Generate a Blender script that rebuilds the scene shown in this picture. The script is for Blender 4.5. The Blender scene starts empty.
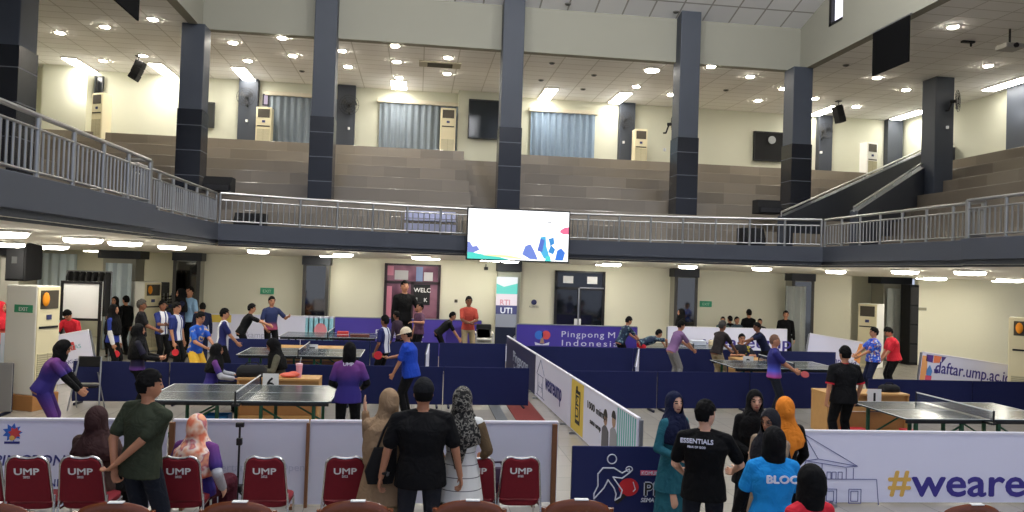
import bpy, math, random
import numpy as np
from mathutils import Vector, Matrix
random.seed(7)
SC = bpy.context.scene
COL = SC.collection
PI = math.pi
# ------------------------------------------------------------------ camera
YAW, PITCH, ROLL, F = math.radians(7.27), math.atan(14 / 745), math.radians(1.9), 745.0
EYE = Vector((0, 0, 2.85))
_f = Vector((math.sin(YAW) * math.cos(PITCH), math.cos(YAW) * math.cos(PITCH), math.sin(PITCH)))
_r0 = Vector((math.cos(YAW), -math.sin(YAW), 0))
_u0 = _r0.cross(_f)
_r = _r0 * math.cos(ROLL) + _u0 * math.sin(ROLL)
_u = -_r0 * math.sin(ROLL) + _u0 * math.cos(ROLL)
cam = bpy.data.cameras.new('camera')
cam.sensor_width = 36; cam.lens = 36 * F / 1024; cam.clip_end = 200
co = bpy.data.objects.new('camera', cam); COL.objects.link(co)
co.matrix_world = Matrix(((_r.x, _u.x, -_f.x, EYE.x), (_r.y, _u.y, -_f.y, EYE.y), (_r.z, _u.z, -_f.z, EYE.z), (0, 0, 0, 1)))
SC.camera = co
def ray(px, py): return _f + _r * ((px - 512) / F) - _u * ((py - 256) / F)
def AY(px, py, Y):
    d = ray(px, py); return EYE + d * (Y / d.y)
def AZ(px, py, z):
    d = ray(px, py); return EYE + d * ((z - EYE.z) / d.z)
def AX(px, py, X):
    d = ray(px, py); return EYE + d * (X / d.x)
SC.view_settings.view_transform = 'Standard'; SC.view_settings.look = 'None'
SC.view_settings.gamma = 1; SC.view_settings.use_curve_mapping = False
# ------------------------------------------------------------------ materials
def lin(c):
    r = []
    for v in c[:3]:
        v = v / 255.0
        r.append(v / 12.92 if v <= .04045 else ((v + .055) / 1.055) ** 2.4)
    return (*r, 1)
_M = {}
def mat(name, c, rough=.6, metal=0, spec=.4, noise=0, scale=8):
    if name in _M: return _M[name]
    m = bpy.data.materials.new(name); m.use_nodes = True; nt = m.node_tree
    b = nt.nodes['Principled BSDF']; b.inputs['Roughness'].default_value = rough
    b.inputs['Metallic'].default_value = metal; b.inputs['Specular IOR Level'].default_value = spec
    col = lin(c); b.inputs['Base Color'].default_value = col
    if noise:
        tc = nt.nodes.new('ShaderNodeTexCoord'); n = nt.nodes.new('ShaderNodeTexNoise'); n.inputs['Scale'].default_value = scale
        n.inputs['Detail'].default_value = 3
        r = nt.nodes.new('ShaderNodeMapRange'); r.inputs[3].default_value = 1 - noise; r.inputs[4].default_value = 1 + noise
        mx = nt.nodes.new('ShaderNodeVectorMath'); mx.operation = 'SCALE'; mx.inputs[0].default_value = col[:3]
        L = nt.links.new
        L(tc.outputs['Object'], n.inputs['Vector']); L(n.outputs['Fac'], r.inputs[0]); L(r.outputs[0], mx.inputs['Scale']); L(mx.outputs[0], b.inputs['Base Color'])
        if name.startswith('cloth_'):
            n2 = nt.nodes.new('ShaderNodeTexNoise'); n2.inputs['Scale'].default_value = 7; n2.inputs['Distortion'].default_value = 1.2; bp = nt.nodes.new('ShaderNodeBump'); bp.inputs['Strength'].default_value = .55; bp.inputs['Distance'].default_value = .05
            L(tc.outputs['Object'], n2.inputs['Vector']); L(n2.outputs['Fac'], bp.inputs['Height']); L(bp.outputs[0], b.inputs['Normal'])
    _M[name] = m; return m
def emit(name, c, s):
    if name in _M: return _M[name]
    m = bpy.data.materials.new(name); m.use_nodes = True; nt = m.node_tree
    b = nt.nodes['Principled BSDF']; b.inputs['Base Color'].default_value = (.05, .05, .05, 1)
    b.inputs['Emission Color'].default_value = lin(c); b.inputs['Emission Strength'].default_value = s
    _M[name] = m; return m
def brick(name, c1, c2, mortar, w, h, plane='xy', off=0, ms=.012, rough=.5, spec=.4, bias=0, rot=0):
    if name in _M: return _M[name]
    m = bpy.data.materials.new(name); m.use_nodes = True; nt = m.node_tree; L = nt.links.new
    b = nt.nodes['Principled BSDF']; b.inputs['Roughness'].default_value = rough; b.inputs['Specular IOR Level'].default_value = spec
    tc = nt.nodes.new('ShaderNodeTexCoord'); sp = nt.nodes.new('ShaderNodeSeparateXYZ'); cb = nt.nodes.new('ShaderNodeCombineXYZ')
    L(tc.outputs['Object'], sp.inputs[0])
    ax = {'x': 0, 'y': 1, 'z': 2}
    L(sp.outputs[ax[plane[0]]], cb.inputs[0]); L(sp.outputs[ax[plane[1]]], cb.inputs[1])
    t = nt.nodes.new('ShaderNodeTexBrick'); t.offset = off; t.squash = 1
    t.inputs['Color1'].default_value = lin(c1); t.inputs['Color2'].default_value = lin(c2); t.inputs['Mortar'].default_value = lin(mortar)
    t.inputs['Scale'].default_value = 1; t.inputs['Mortar Size'].default_value = ms; t.inputs['Brick Width'].default_value = w
    t.inputs['Row Height'].default_value = h; t.inputs['Bias'].default_value = bias
    L(cb.outputs[0], t.inputs['Vector']); L(t.outputs['Color'], b.inputs['Base Color'])
    _M[name] = m; return m
def ramp_mat(name, axis, stops, scale=1, off=0, repeat=False, rough=.75, const=False, noise=0, spec=.25):
    """colour along one local axis (a printed / dyed fabric); stops are (pos, rgb)"""
    if name in _M: return _M[name]
    m = bpy.data.materials.new(name); m.use_nodes = True; nt = m.node_tree; L = nt.links.new
    b = nt.nodes['Principled BSDF']; b.inputs['Roughness'].default_value = rough; b.inputs['Specular IOR Level'].default_value = spec
    tc = nt.nodes.new('ShaderNodeTexCoord'); v = None
    if axis == 'n':
        n = nt.nodes.new('ShaderNodeTexNoise'); n.inputs['Scale'].default_value = scale; n.inputs['Detail'].default_value = 2
        L(tc.outputs['Object'], n.inputs['Vector']); v = n.outputs['Fac']
    elif axis == 'v':
        n = nt.nodes.new('ShaderNodeTexVoronoi'); n.inputs['Scale'].default_value = scale
        L(tc.outputs['Object'], n.inputs['Vector'])
        s2 = nt.nodes.new('ShaderNodeSeparateColor'); L(n.outputs['Color'], s2.inputs[0]); v = s2.outputs[0]
    else:
        sp = nt.nodes.new('ShaderNodeSeparateXYZ'); L(tc.outputs['Object'], sp.inputs[0])
        ma = nt.nodes.new('ShaderNodeMath'); ma.operation = 'MULTIPLY_ADD'; ma.inputs[1].default_value = scale; ma.inputs[2].default_value = off
        L(sp.outputs['xyz'.index(axis)], ma.inputs[0]); v = ma.outputs[0]
        if noise:
            n = nt.nodes.new('ShaderNodeTexNoise'); n.inputs['Scale'].default_value = 9; L(tc.outputs['Object'], n.inputs['Vector'])
            q = nt.nodes.new('ShaderNodeMath'); q.operation = 'MULTIPLY_ADD'; q.inputs[1].default_value = noise; L(n.outputs['Fac'], q.inputs[0]); L(v, q.inputs[2]); v = q.outputs[0]
        if repeat:
            fr = nt.nodes.new('ShaderNodeMath'); fr.operation = 'FRACT'; L(v, fr.inputs[0]); v = fr.outputs[0]
    cr = nt.nodes.new('ShaderNodeValToRGB'); e = cr.color_ramp
    if const: e.interpolation = 'CONSTANT'
    e.elements[0].position, e.elements[0].color = stops[0][0], lin(stops[0][1])
    e.elements[1].position, e.elements[1].color = stops[-1][0], lin(stops[-1][1])
    for p, c in stops[1:-1]:
        k = e.elements.new(p); k.color = lin(c)
    L(v, cr.inputs[0]); L(cr.outputs[0], b.inputs['Base Color'])
    _M[name] = m; return m
# ------------------------------------------------------------------ mesh builder
class MB:
    def __init__(s): s.v = []; s.f = []
    def add(s, vs, fs):
        n = len(s.v); s.v += [tuple(p) for p in vs]; s.f += [tuple(i + n for i in q) for q in fs]; return s
    def box(s, x0, x1, y0, y1, z0, z1):
        return s.add([(x0, y0, z0), (x1, y0, z0), (x1, y1, z0), (x0, y1, z0), (x0, y0, z1), (x1, y0, z1), (x1, y1, z1), (x0, y1, z1)],
                     [(0, 3, 2, 1), (4, 5, 6, 7), (0, 1, 5, 4), (1, 2, 6, 5), (2, 3, 7, 6), (3, 0, 4, 7)])
    def prism(s, pts, axis, a, b):
        """outline of 2D points pulled along an axis from a to b"""
        n = len(pts)
        def mk(p, t): return {'x': (t, p[0], p[1]), 'y': (p[0], t, p[1]), 'z': (p[0], p[1], t)}[axis]
        return s.add([mk(p, a) for p in pts] + [mk(p, b) for p in pts],
                     [tuple(range(n)), tuple(range(2 * n - 1, n - 1, -1))] + [(i, i + n, (i + 1) % n + n, (i + 1) % n) for i in range(n)])
    def loft(s, rings, n=16, power=1.0):
        """rings: (centre, rx, ry, X, Y) - closed at both ends"""
        vs = []
        for c, rx, ry, X, Y in rings:
            for i in range(n):
                a = 2 * PI * i / n; ca, sa = math.cos(a), math.sin(a)
                ca = math.copysign(abs(ca) ** power, ca); sa = math.copysign(abs(sa) ** power, sa)
                vs.append(c + X * (rx * ca) + Y * (ry * sa))
        fs = [tuple(range(n - 1, -1, -1)), tuple(range(len(vs) - n, len(vs)))]
        for k in range(len(rings) - 1):
            for i in range(n):
                j = (i + 1) % n; fs.append((k * n + i, k * n + j, (k + 1) * n + j, (k + 1) * n + i))
        return s.add(vs, fs)
    def seg(s, a, b, ra, rb=None, n=10, flat=False):
        a = Vector(a); b = Vector(b); rb = ra if rb is None else rb
        d = (b - a); L = d.length
        if L < 1e-6: d = Vector((0, 0, 1))
        d.normalize()
        X = d.orthogonal().normalized(); Y = d.cross(X)
        if flat: R = [(a, ra, ra, X, Y), (b, rb, rb, X, Y)]
        else:
            R = [(a - d * ra * math.sin(t), ra * math.cos(t), ra * math.cos(t), X, Y) for t in (1.4, .9, .45)]
            R += [(a, ra, ra, X, Y), (b, rb, rb, X, Y)]
            R += [(b + d * rb * math.sin(t), rb * math.cos(t), rb * math.cos(t), X, Y) for t in (.45, .9, 1.4)]
        return s.loft(R, n)
    def path(s, pts, r, n=8, flat=True):
        for a, b in zip(pts, pts[1:]): s.seg(a, b, r, r, n, flat)
        for p in pts[1:-1]: s.ell(p, (r, r, r), n=8, m=4)
        return s
    def ell(s, c, rad, fr=None, n=14, m=8):
        c = Vector(c); X, Y, Z = fr or (Vector((1, 0, 0)), Vector((0, 1, 0)), Vector((0, 0, 1)))
        R = []
        for k in range(m + 1):
            t = -PI / 2 + PI * k / m; ct = max(math.cos(t), .03)
            R.append((c + Z * (rad[2] * math.sin(t)), rad[0] * ct, rad[1] * ct, X, Y))
        return s.loft(R, n)
    def lathe(s, prof, c=(0, 0, 0), n=20):
        c = Vector(c); X, Y = Vector((1, 0, 0)), Vector((0, 1, 0))
        return s.loft([(c + Vector((0, 0, z)), max(r, .0005), max(r, .0005), X, Y) for r, z in prof], n)
    def mesh(s, name):
        me = bpy.data.meshes.new(name); me.from_pydata(s.v, [], s.f); me.update(); return me
    def build(s, name, m, parent=None, smooth=False, bevel=0, fix=True):
        me = s.mesh(name)
        if fix:
            import bmesh
            bm = bmesh.new(); bm.from_mesh(me); bmesh.ops.recalc_face_normals(bm, faces=bm.faces)
            if bevel: bmesh.ops.bevel(bm, geom=[e for e in bm.edges if len(e.link_faces) == 2 and e.calc_face_angle(0) > .6], offset=bevel, segments=2, affect='EDGES', profile=.5)
            bm.to_mesh(me); bm.free()
        me.materials.append(m)
        if smooth:
            me.polygons.foreach_set('use_smooth', [True] * len(me.polygons))
            try: me.set_sharp_from_angle(angle=math.radians(42))
            except Exception: pass
        o = bpy.data.objects.new(name, me); COL.objects.link(o)
        if parent: o.parent = parent
        return o
def tag(o, label, cat, group=None, kind=None):
    o['label'] = label; o['category'] = cat
    if group: o['group'] = group
    if kind: o['kind'] = kind
    return o
def thing(name, label, cat, loc=(0, 0, 0), rz=0, group=None):
    o = bpy.data.objects.new(name, None); o.empty_display_size = .1; COL.objects.link(o)
    o.location = loc; o.rotation_euler = (0, 0, rz)
    return tag(o, label, cat, group)
def struct(name, mb, m, label=None, cat=None, **k):
    o = mb.build(name, m, **k); o['kind'] = 'structure'
    if label: o['label'] = label; o['category'] = cat or 'structure'
    return o
def dup(root, loc, rz, label, group=None):
    r = root.copy(); COL.objects.link(r); r.location = loc; r.rotation_euler = (0, 0, rz); r['label'] = label
    if group: r['group'] = group
    for ch in list(root.children):
        c = ch.copy(); COL.objects.link(c); c.parent = r
        for g in list(ch.children):
            d = g.copy(); COL.objects.link(d); d.parent = c
    return r
_fonts = []
def text(name, body, size, loc, rot, m, parent=None, align='LEFT', depth=.002, bold=0, shear=0, sx=1, sp=1):
    cu = bpy.data.curves.new(name, 'FONT'); cu.body = body; cu.size = size; cu.align_x = align; cu.align_y = 'BOTTOM_BASELINE'
    cu.extrude = depth; cu.shear = shear; cu.space_character = sp; cu.resolution_u = 3
    o = bpy.data.objects.new(name + '_tmp', cu); COL.objects.link(o)
    dg = bpy.context.evaluated_depsgraph_get(); me = bpy.data.meshes.new_from_object(o.evaluated_get(dg))
    bpy.data.objects.remove(o); bpy.data.curves.remove(cu)
    me.materials.clear(); me.materials.append(m); me.name = name
    if bold:                                                        # heavier strokes: the outline repeated a hair to each side
        V_ = [tuple(v.co) for v in me.vertices]; P_ = [tuple(p.vertices) for p in me.polygons]; k = bold * size; M_ = MB()
        for j_, (dx, dy) in enumerate(((-k, 0), (k, 0), (0, k), (0, -k))): M_.add([(x + dx, y + dy, z + .0007 * j_) for x, y, z in V_], P_)
        old = me; me = M_.mesh(name); me.materials.append(m); bpy.data.meshes.remove(old)
    q = bpy.data.objects.new(name, me); COL.objects.link(q)
    if sx != 1:
        for v in me.vertices: v.co.x *= sx
    q.location = loc; q.rotation_euler = rot
    if parent: q.parent = parent
    return q
ORD = ['first', 'second', 'third', 'fourth', 'fifth', 'sixth', 'seventh', 'eighth', 'ninth', 'tenth', 'eleventh', 'twelfth', 'thirteenth', 'fourteenth', 'fifteenth', 'sixteenth']
FACE = (PI / 2, 0, 0)      # text standing up, read from the camera side (-Y)
# ------------------------------------------------------------------ people
_pend = []
def later(mb, name, m, parent, voxel, it, cut=None, paint=None, mats=None):
    me = mb.mesh(name); o = bpy.data.objects.new(name, me); COL.objects.link(o)
    r = o.modifiers.new('r', 'REMESH'); r.mode = 'VOXEL'; r.voxel_size = voxel; r.use_smooth_shade = True
    q = o.modifiers.new('s', 'SMOOTH'); q.factor = .5; q.iterations = it
    if parent: o.parent = parent
    _pend.append((o, m, cut, paint, mats)); return o
def finish_people():
    dg = bpy.context.evaluated_depsgraph_get(); dg.update()
    res = []
    for o, m, cut, paint, mats in _pend:
        res.append(bpy.data.meshes.new_from_object(o.evaluated_get(dg)))
    for (o, m, cut, paint, mats), me in zip(_pend, res):
        old = o.data; o.modifiers.clear(); me.name = old.name + '_mesh'; o.data = me; bpy.data.meshes.remove(old)
        me.materials.clear(); me.materials.append(m)
        for x in mats or []: me.materials.append(x)
        n = len(me.polygons)
        c = np.empty(n * 3, np.float32); me.polygons.foreach_get('center', c); c = c.reshape(-1, 3)
        if paint is not None:
            me.polygons.foreach_set('material_index', paint(c).astype(np.int32))
        if cut is not None:
            import bmesh
            kill = cut(c); bm = bmesh.new(); bm.from_mesh(me); bm.faces.ensure_lookup_table()
            bmesh.ops.delete(bm, geom=[bm.faces[i] for i in np.nonzero(kill)[0]], context='FACES'); bm.to_mesh(me); bm.free()
        me.polygons.foreach_set('use_smooth', [True] * len(me.polygons)); me.update()
    _pend.clear()
def ik(a, t, l1, l2, pole):
    d = t - a; L = d.length
    if L > (l1 + l2) * .995: t = a + d * ((l1 + l2) * .995 / L); d = t - a; L = d.length
    L = max(L, abs(l1 - l2) + .02)
    u = d.normalized(); x = (l1 * l1 - l2 * l2 + L * L) / (2 * L); h = math.sqrt(max(l1 * l1 - x * x, 0))
    p = pole - u * pole.dot(u)
    if p.length < 1e-4: p = u.orthogonal()
    return a + u * x + p.normalized() * h, t
def rotax(v, ax, deg): return Matrix.Rotation(math.radians(deg), 3, ax) @ v
SKIN = {'tan': (182, 128, 98), 'light': (222, 172, 144), 'brown': (128, 84, 62)}
def fig(label, X, Y, face, h=1.65, top=('tee', None), bottom=('pants', None), head=('hair', None), skin='tan', near=0, lean=0, side=0, twist=0,
        hl=None, hr=None, pl=None, pr=None, fl=None, fr=None, hip=None, hyaw=0, hpitch=0, bulk=1.0, fem=False, curl=(25, 25), seated=False, shoes=None, ground=0, drape=.13,
        group=None, hem=.07, glasses=False, extra=None):
    """one standing / seated figure; local +Y is the way the body faces. returns (object, dict of world points)"""
    s = h / 1.70
    V = Vector
    up = V((0, 0, 1))
    P = V(hip) if hip else (V((0, 0, .53)) if seated else V((0, -.25 * math.sin(math.radians(lean)), .92)))
    t = rotax(rotax(up, V((1, 0, 0)), -lean), V((0, 1, 0)), side).normalized()
    R0 = V((1, 0, 0)); R0 = (R0 - t * R0.dot(t)).normalized()
    Rr = rotax(R0, t, twist); Fw = t.cross(Rr).normalized()
    Fp = up.cross(V((1, 0, 0))).normalized()
    sw = (.160 if fem else .18) * (1 + (bulk - 1) * .7)
    nb = P + t * .50
    SL, SR = P + t * .432 - Rr * sw, P + t * .432 + Rr * sw
    hs = 1.07
    hd = (t * .6 + up * .4).normalized()
    # head frame
    hz = rotax(up * .75 + t * .25, Rr, -hpitch).normalized()
    hf = rotax((Fw - hz * Fw.dot(hz)).normalized(), hz, hyaw); hx = hf.cross(hz).normalized()
    HC = nb + hd * .06 + hz * .105
    HF = (hx, hf, hz)
    dl = V((-.07 * bulk, .05, -.53)); dr = V((.07 * bulk, .05, -.53))
    WL = V(hl) if hl else SL + dl; WR = V(hr) if hr else SR + dr
    EL, WL = ik(SL, WL, .285, .255, V(pl) if pl else (-Rr * .5 - Fw * .9))
    ER, WR = ik(SR, WR, .285, .255, V(pr) if pr else (Rr * .5 - Fw * .9))
    hw = .088 * (1 + (bulk - 1) * .5)
    HL, HR = P + V((-hw, 0, -.04)), P + V((hw, 0, -.04))
    if seated: fl = fl or (-.11, .46, .08); fr = fr or (.11, .46, .08)
    AL = V(fl) if fl else V((-.11, 0, .08)); AR = V(fr) if fr else V((.11, .02, .08))
    KL, AL = ik(HL, AL, .43, .41, V((-.1, 1, .25))); KR, AR = ik(HR, AR, .43, .41, V((.1, 1, .25)))
    vx = {0: .014, 1: .011, 2: .0075}[near]
    def scale(mb): mb.v = [(x * s, y * s, z * s) for x, y, z in mb.v]; return mb
    # ---- the body, one surface
    B = MB(); b = bulk
    def torso(M, g, lo=-.1, hemr=None):
        wz = b if b > 1 else b
        rg = [(-.11 if lo < -.1 else lo, .150, .108), (0, .158 * (1.04 if fem else 1), .115), (.13, .130 * (.95 if fem else 1.05), .100), (.27, .152, .115), (.36, .165 * sw / .18, .112), (.425, .140 * sw / .18, .092), (.475, .085, .072), (.51, .06, .055)]
        rings = []
        if hemr: rings += [(P + t * lo, hemr[0], hemr[1], Rr, Fw)]
        for k, rx, ry in rg:
            if hemr and k <= lo: continue
            if k == rg[0][0] and hemr: continue
            rings.append((P + t * k, rx * wz + g, ry * wz + g, (R0 if k < .2 else Rr), (t.cross(R0) if k < .2 else Fw)))
        M.loft(rings, 18)
    torso(B, 0)
    for q in (-1, 1): B.seg(P + t * .485 + Rr * (.05 * q), P + t * .435 + Rr * (sw * .92 * q), .045, .050)
    B.seg(nb - t * .03, HC - hz * .04 - hf * .012, .056, .052)
    B.ell(HC, (.079, .100, .119), HF, 18, 10); B.ell(HC + hf * .030 - hz * .062, (.058, .058, .058), HF)
    B.seg(HC + hf * .094 + hz * .008, HC + hf * .104 - hz * .022, .008, .012); 
    B.ell(HC + hf * .090 - hz * .058, (.022, .01, .011), HF)
    for q in (-1, 1): B.ell(HC + hx * (.080 * q) - hz * .008, (.010, .020, .030), HF)
    pts = {}
    for q, S_, E_, W_, cu in ((-1, SL, EL, WL, curl[0]), (1, SR, ER, WR, curl[1])):
        B.seg(S_, E_, .050 * (b * .6 + .4), .040); B.seg(E_, W_, .040, .027)
        d = (W_ - E_).normalized(); ac = (Fw - d * Fw.dot(d))
        if ac.length < .25: ac = up - d * up.dot(d)
        ac.normalize(); nn = ac.cross(d).normalized()
        inw = (P + t * .25 - W_)
        if nn.dot(inw) < 0: nn = -nn
        B.ell(W_ + d * .048, (.041, .018, .058), (ac, nn, d), 10, 6)
        for i, L in enumerate((.062, .074, .080, .072)):
            a0 = W_ + d * .088 + ac * (.0205 * (i - 1.5)); c1 = cu * (1 + .12 * i)
            axr = d.cross(nn)
            d1 = (d * math.cos(math.radians(c1)) + nn * math.sin(math.radians(c1))); d2 = (d * math.cos(math.radians(c1 * 2.1)) + nn * math.sin(math.radians(c1 * 2.1)))
            m1 = a0 + d1 * L * .55; B.seg(a0 - d * .015, m1, .0095, .009, 8); B.seg(m1, m1 + d2 * L * .5, .009, .0075, 8)
        th = (d * .75 + ac * .6 + nn * .35).normalized(); a0 = W_ + d * .022 + ac * .03; m1 = a0 + th * .045
        B.seg(a0, m1, .012, .010, 8); B.seg(m1, m1 + (d * .9 + ac * .2 + nn * .4).normalized() * .035, .010, .008, 8)
        pts['L' if q < 0 else 'R'] = W_ + d * .095 + nn * .022; pts['dL' if q < 0 else 'dR'] = d.copy(); pts['aL' if q < 0 else 'aR'] = ac.copy()
    for Hh, K, A in ((HL, KL, AL), (HR, KR, AR)):
        B.seg(Hh, K, .078 * (b * .6 + .4), .052); B.seg(K + V((0, 0, 0)), A, .052, .035)
        B.seg(A, A + V((0, .13, -.04)), .036, .028)
    M_inv = np.array(Matrix((hx, hf, hz)))                      # rows: head axes
    HCn = np.array(HC) * s
    def headc(c): return (c - HCn) @ M_inv.T / s / 1.06
    def paint(c):
        q = headc(c.astype(np.float64)); x, y, z = np.abs(q[:, 0]), q[:, 1], q[:, 2]
        r = np.zeros(len(c), np.int32)
        r[(y > .055) & (((x - .031) / .016) ** 2 + ((z - .008) / .0085) ** 2 < 1)] = 1
        r[(y > .055) & (((x - .032) / .02) ** 2 + ((z - .030) / .0055) ** 2 < 1)] = 2
        r[(y > .05) & ((x / .026) ** 2 + ((z + .056) / .0095) ** 2 < 1)] = 3
        return r
    sk = mat('skin_' + skin, SKIN[skin], .55, 0, .35)
    ob = later(scale(B), 'person', sk, None, vx * s, 2 if near == 2 else 3, None, paint, [mat('eye_dark', (26, 20, 18), .3), mat('brow', (38, 28, 24), .8), mat('lip', (150, 84, 76), .5)])
    tag(ob, label, 'person', group)
    ob.location = (X, Y, ground); ob.rotation_euler = (0, 0, math.radians(face))
    # ---- clothes
    kind, tm = top[0], top[1]
    T = MB()
    lo = -hem
    hr_ = (.165 * b + .02, .118 * b + .025)
    if kind == 'tunic': lo = -.34; hr_ = (.235 * b, .20 * b)
    if kind == 'tunic' and seated: lo = -.12; hr_ = (.19 * b, .15 * b)
    torso(T, .016, lo, hr_)
    for q in (-1, 1): T.seg(P + t * .478 + Rr * (.05 * q), P + t * .430 + Rr * (sw * .98 * q), .056, .060 * (b * .5 + .5))
    for S_, E_, W_ in ((SL, EL, WL), (SR, ER, WR)):
        T.seg(S_ + (P + t * .40 - S_) * .3, S_, .066, .058 * (b * .5 + .5))
        if kind == 'tee':
            T.seg(S_, S_ + (E_ - S_) * .72, .057 * (b * .5 + .5), .062 * (b * .5 + .5), flat=False)
        else:
            T.seg(S_, E_, .066 * (b * .5 + .5), .054); T.seg(E_, E_ + (W_ - E_) * .93, .054, .042)
    later(scale(T), 'shirt', tm, ob, max(vx * 1.15, .009) * s, 3)
    if len(top) > 2 and top[2] is not None:                     # sleeves of another colour
        for S_, E_, W_ in ((SL, EL, WL), (SR, ER, WR)):
            A_ = MB(); A_.seg(S_ + (E_ - S_) * (.5 if kind == 'tee' else .1), E_, .056 if kind == 'tee' else .074, .058); A_.seg(E_, E_ + (W_ - E_) * .93, .058, .046)
            later(scale(A_), 'sleeve', top[2], ob, max(vx * 1.15, .009) * s, 3)
    D = MB()
    if bottom[0] == 'skirt' and not seated:
        X1, Y1 = V((1, 0, 0)), V((0, 1, 0))
        D.loft([(V((0, .02, .10)), .25, .23, X1, Y1), (V((0, .01, .45)), .215, .20, X1, Y1), (P + V((0, 0, -.12)), .185 * b, .15 * b, X1, Y1), (P + V((0, 0, .12)), .14 * b, .11 * b, X1, Y1)], 18)
    else:
        D.loft([(P + V((0, 0, -.12)), .15 * b, .115 * b, R0, V((0, 1, 0))), (P + V((0, 0, 0)), .166 * b, .125 * b, R0, V((0, 1, 0))), (P + t * .12, .135 * b, .11 * b, R0, t.cross(R0))], 16)
        wd = .02 if bottom[0] == 'pants' else .05
        for Hh, K, A in ((HL, KL, AL), (HR, KR, AR)):
            D.seg(Hh, K, .082 * (b * .6 + .4) + .01, .056 + wd)
            if bottom[0] == 'shorts': pass
            else: D.seg(K, A + V((0, 0, .0)), .056 + wd, .048 + wd)
    later(scale(D), 'skirt' if bottom[0] == 'skirt' else ('shorts' if bottom[0] == 'shorts' else 'trousers'), bottom[1], ob, max(vx * 1.2, .011) * s, 3)
    S = [MB(), MB()]
    for q, A in zip(S, (AL, AR)):
        q.ell(A + V((0, .055, -.035)), (.045, .135, .042)); q.seg(A + V((0, 0, -.01)), A + V((0, -.01, -.05)), .045, .045)
        q.v = [(x, y, max(z, 0.004)) for x, y, z in q.v]
        later(scale(q), 'shoe', shoes or mat('shoe_black', (24, 24, 26), .5), ob, .013 * s, 2)
    hk = head[0]
    if hk in ('hair', 'cap', 'thin', 'bob'):
        Hh = MB(); Hh.ell(HC + hz * .010 - hf * .006, (.090, .111, .129) if hk != 'thin' else (.082, .104, .123), HF, 18, 12)
        rg_ = random.Random(len(label))
        if hk == 'hair' and near:
            for _ in range(130):
                az, el_ = rg_.uniform(0, 2 * PI), rg_.uniform(.0, 1.5)
                dv_ = Vector((math.cos(az) * math.cos(el_), math.sin(az) * math.cos(el_), math.sin(el_)))
                pc = HC + hz * .012 - hf * .006 + hx * dv_.x * .086 + hf * dv_.y * .107 + hz * dv_.z * .127
                Hh.ell(pc, (.0135, .0135, .011), HF, 7, 4)
        if hk == 'bob': Hh.seg(HC - hf * .05, HC - hf * .05 - hz * .1, .075, .06)
        def cut(c):
            q = headc(c.astype(np.float64)); x, y, z = np.abs(q[:, 0]), q[:, 1], q[:, 2]
            lim = .062 if hk != 'thin' else .085
            return ((y > .02) & (z < lim) & (y > .105 - z * .75)) | ((y > .02) & (z < .035)) | ((z < .0 - (.03 if hk == 'bob' else 0)) & (y > -.035)) | ((z < -.058) & (hk != 'bob'))
        later(scale(Hh), 'hair', head[1], ob, max(vx * .9, .0075) * s, 2, cut)
    if hk == 'cap':
        C_ = MB(); C_.ell(HC + hz * .022 - hf * .004, (.098, .118, .128), HF, 18, 12)
        def cut2(c):
            q = headc(c.astype(np.float64)); return q[:, 2] < .022
        later(scale(C_), 'cap_crown', head[2], ob, max(vx * .9, .0075) * s, 2, cut2)
        W2 = MB(); vs = []
        arc = [(.097 * math.cos(a), .092 * math.sin(a)) for a in [PI * k / 10 for k in range(11)]]
        out = [(.092 * math.cos(a), .092 + .095 * math.sin(a) ** .7 if 0 < k < 10 else .0) for k, a in enumerate([PI * k / 10 for k in range(11)])]
        top_ = [HC + hx * p[0] + hf * p[1] + hz * .040 for p in arc] + [HC + hx * p[0] + hf * max(p[1], .02) + hz * (.028) for p in out]
        bot_ = [p - hz * .006 for p in top_]
        n = 11
        fs = [(i, i + 1, n + i + 1, n + i) for i in range(n - 1)] + [(2 * n + i, 3 * n + i, 3 * n + i + 1, 2 * n + i + 1) for i in range(n - 1)] + [(n + i, n + i + 1, 3 * n + i + 1, 3 * n + i) for i in range(n - 1)]
        W2.add(top_ + bot_, fs); scale(W2).build('visor', head[2], ob)
    if hk == 'hijab':
        J = MB(); J.ell(HC - hf * .014 + hz * .004, (.102, .122, .136), HF, 20, 12)
        J.ell(HC - hf * .050 - hz * .03, (.090, .095, .115), HF)
        e = drape
        rr = [(HC - hz * .02 - hf * .01, .101, .112, hx, hf), (HC - hz * .085 - hf * .004, .105, .112, hx, hf), (nb + t * .005, .130, .125, Rr, Fw), (nb - t * .045, .175, .142 * b, Rr, Fw)]
        if e >= 0: rr += [(nb - t * .095, sw + .045, .155 * b, Rr, Fw), (nb - t * (.1 + e * .6), sw + .065, .168 * b, Rr, Fw), (nb - t * (.12 + e), sw + .05, .172 * b, Rr, Fw), (nb - t * (e + .16), sw * .7, .160 * b, Rr, Fw)]
        else: rr = rr[:2] + [(nb + t * .015, .108, .108, Rr, Fw), (nb - t * .05, .098, .096, Rr, Fw)]
        J.loft(rr, 20)
        rg_ = random.Random(len(label) + 3)
        if near and e >= 0:
            for k in range(13):
                a = 2 * PI * k / 13 + rg_.uniform(-.2, .2); a2 = a + rg_.uniform(-.35, .35)
                p0 = nb + t * .02 + Rr * (.125 * math.cos(a)) + Fw * (.122 * math.sin(a)); p1 = nb - t * (.10 + e * rg_.uniform(.3, .9)) + Rr * ((sw + .058) * math.cos(a2)) + Fw * (.163 * b * math.sin(a2))
                J.seg(p0, p1, .010, .016, 6)
        def cut3(c):
            q = headc(c.astype(np.float64)); x, y, z = q[:, 0], q[:, 1], q[:, 2]
            return (y > .02) & ((x / .064) ** 2 + ((z + .012) / .088) ** 2 < 1)
        hj = later(scale(J), 'hijab', head[1], ob, max(vx, .009) * s, 4, cut3)
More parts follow.
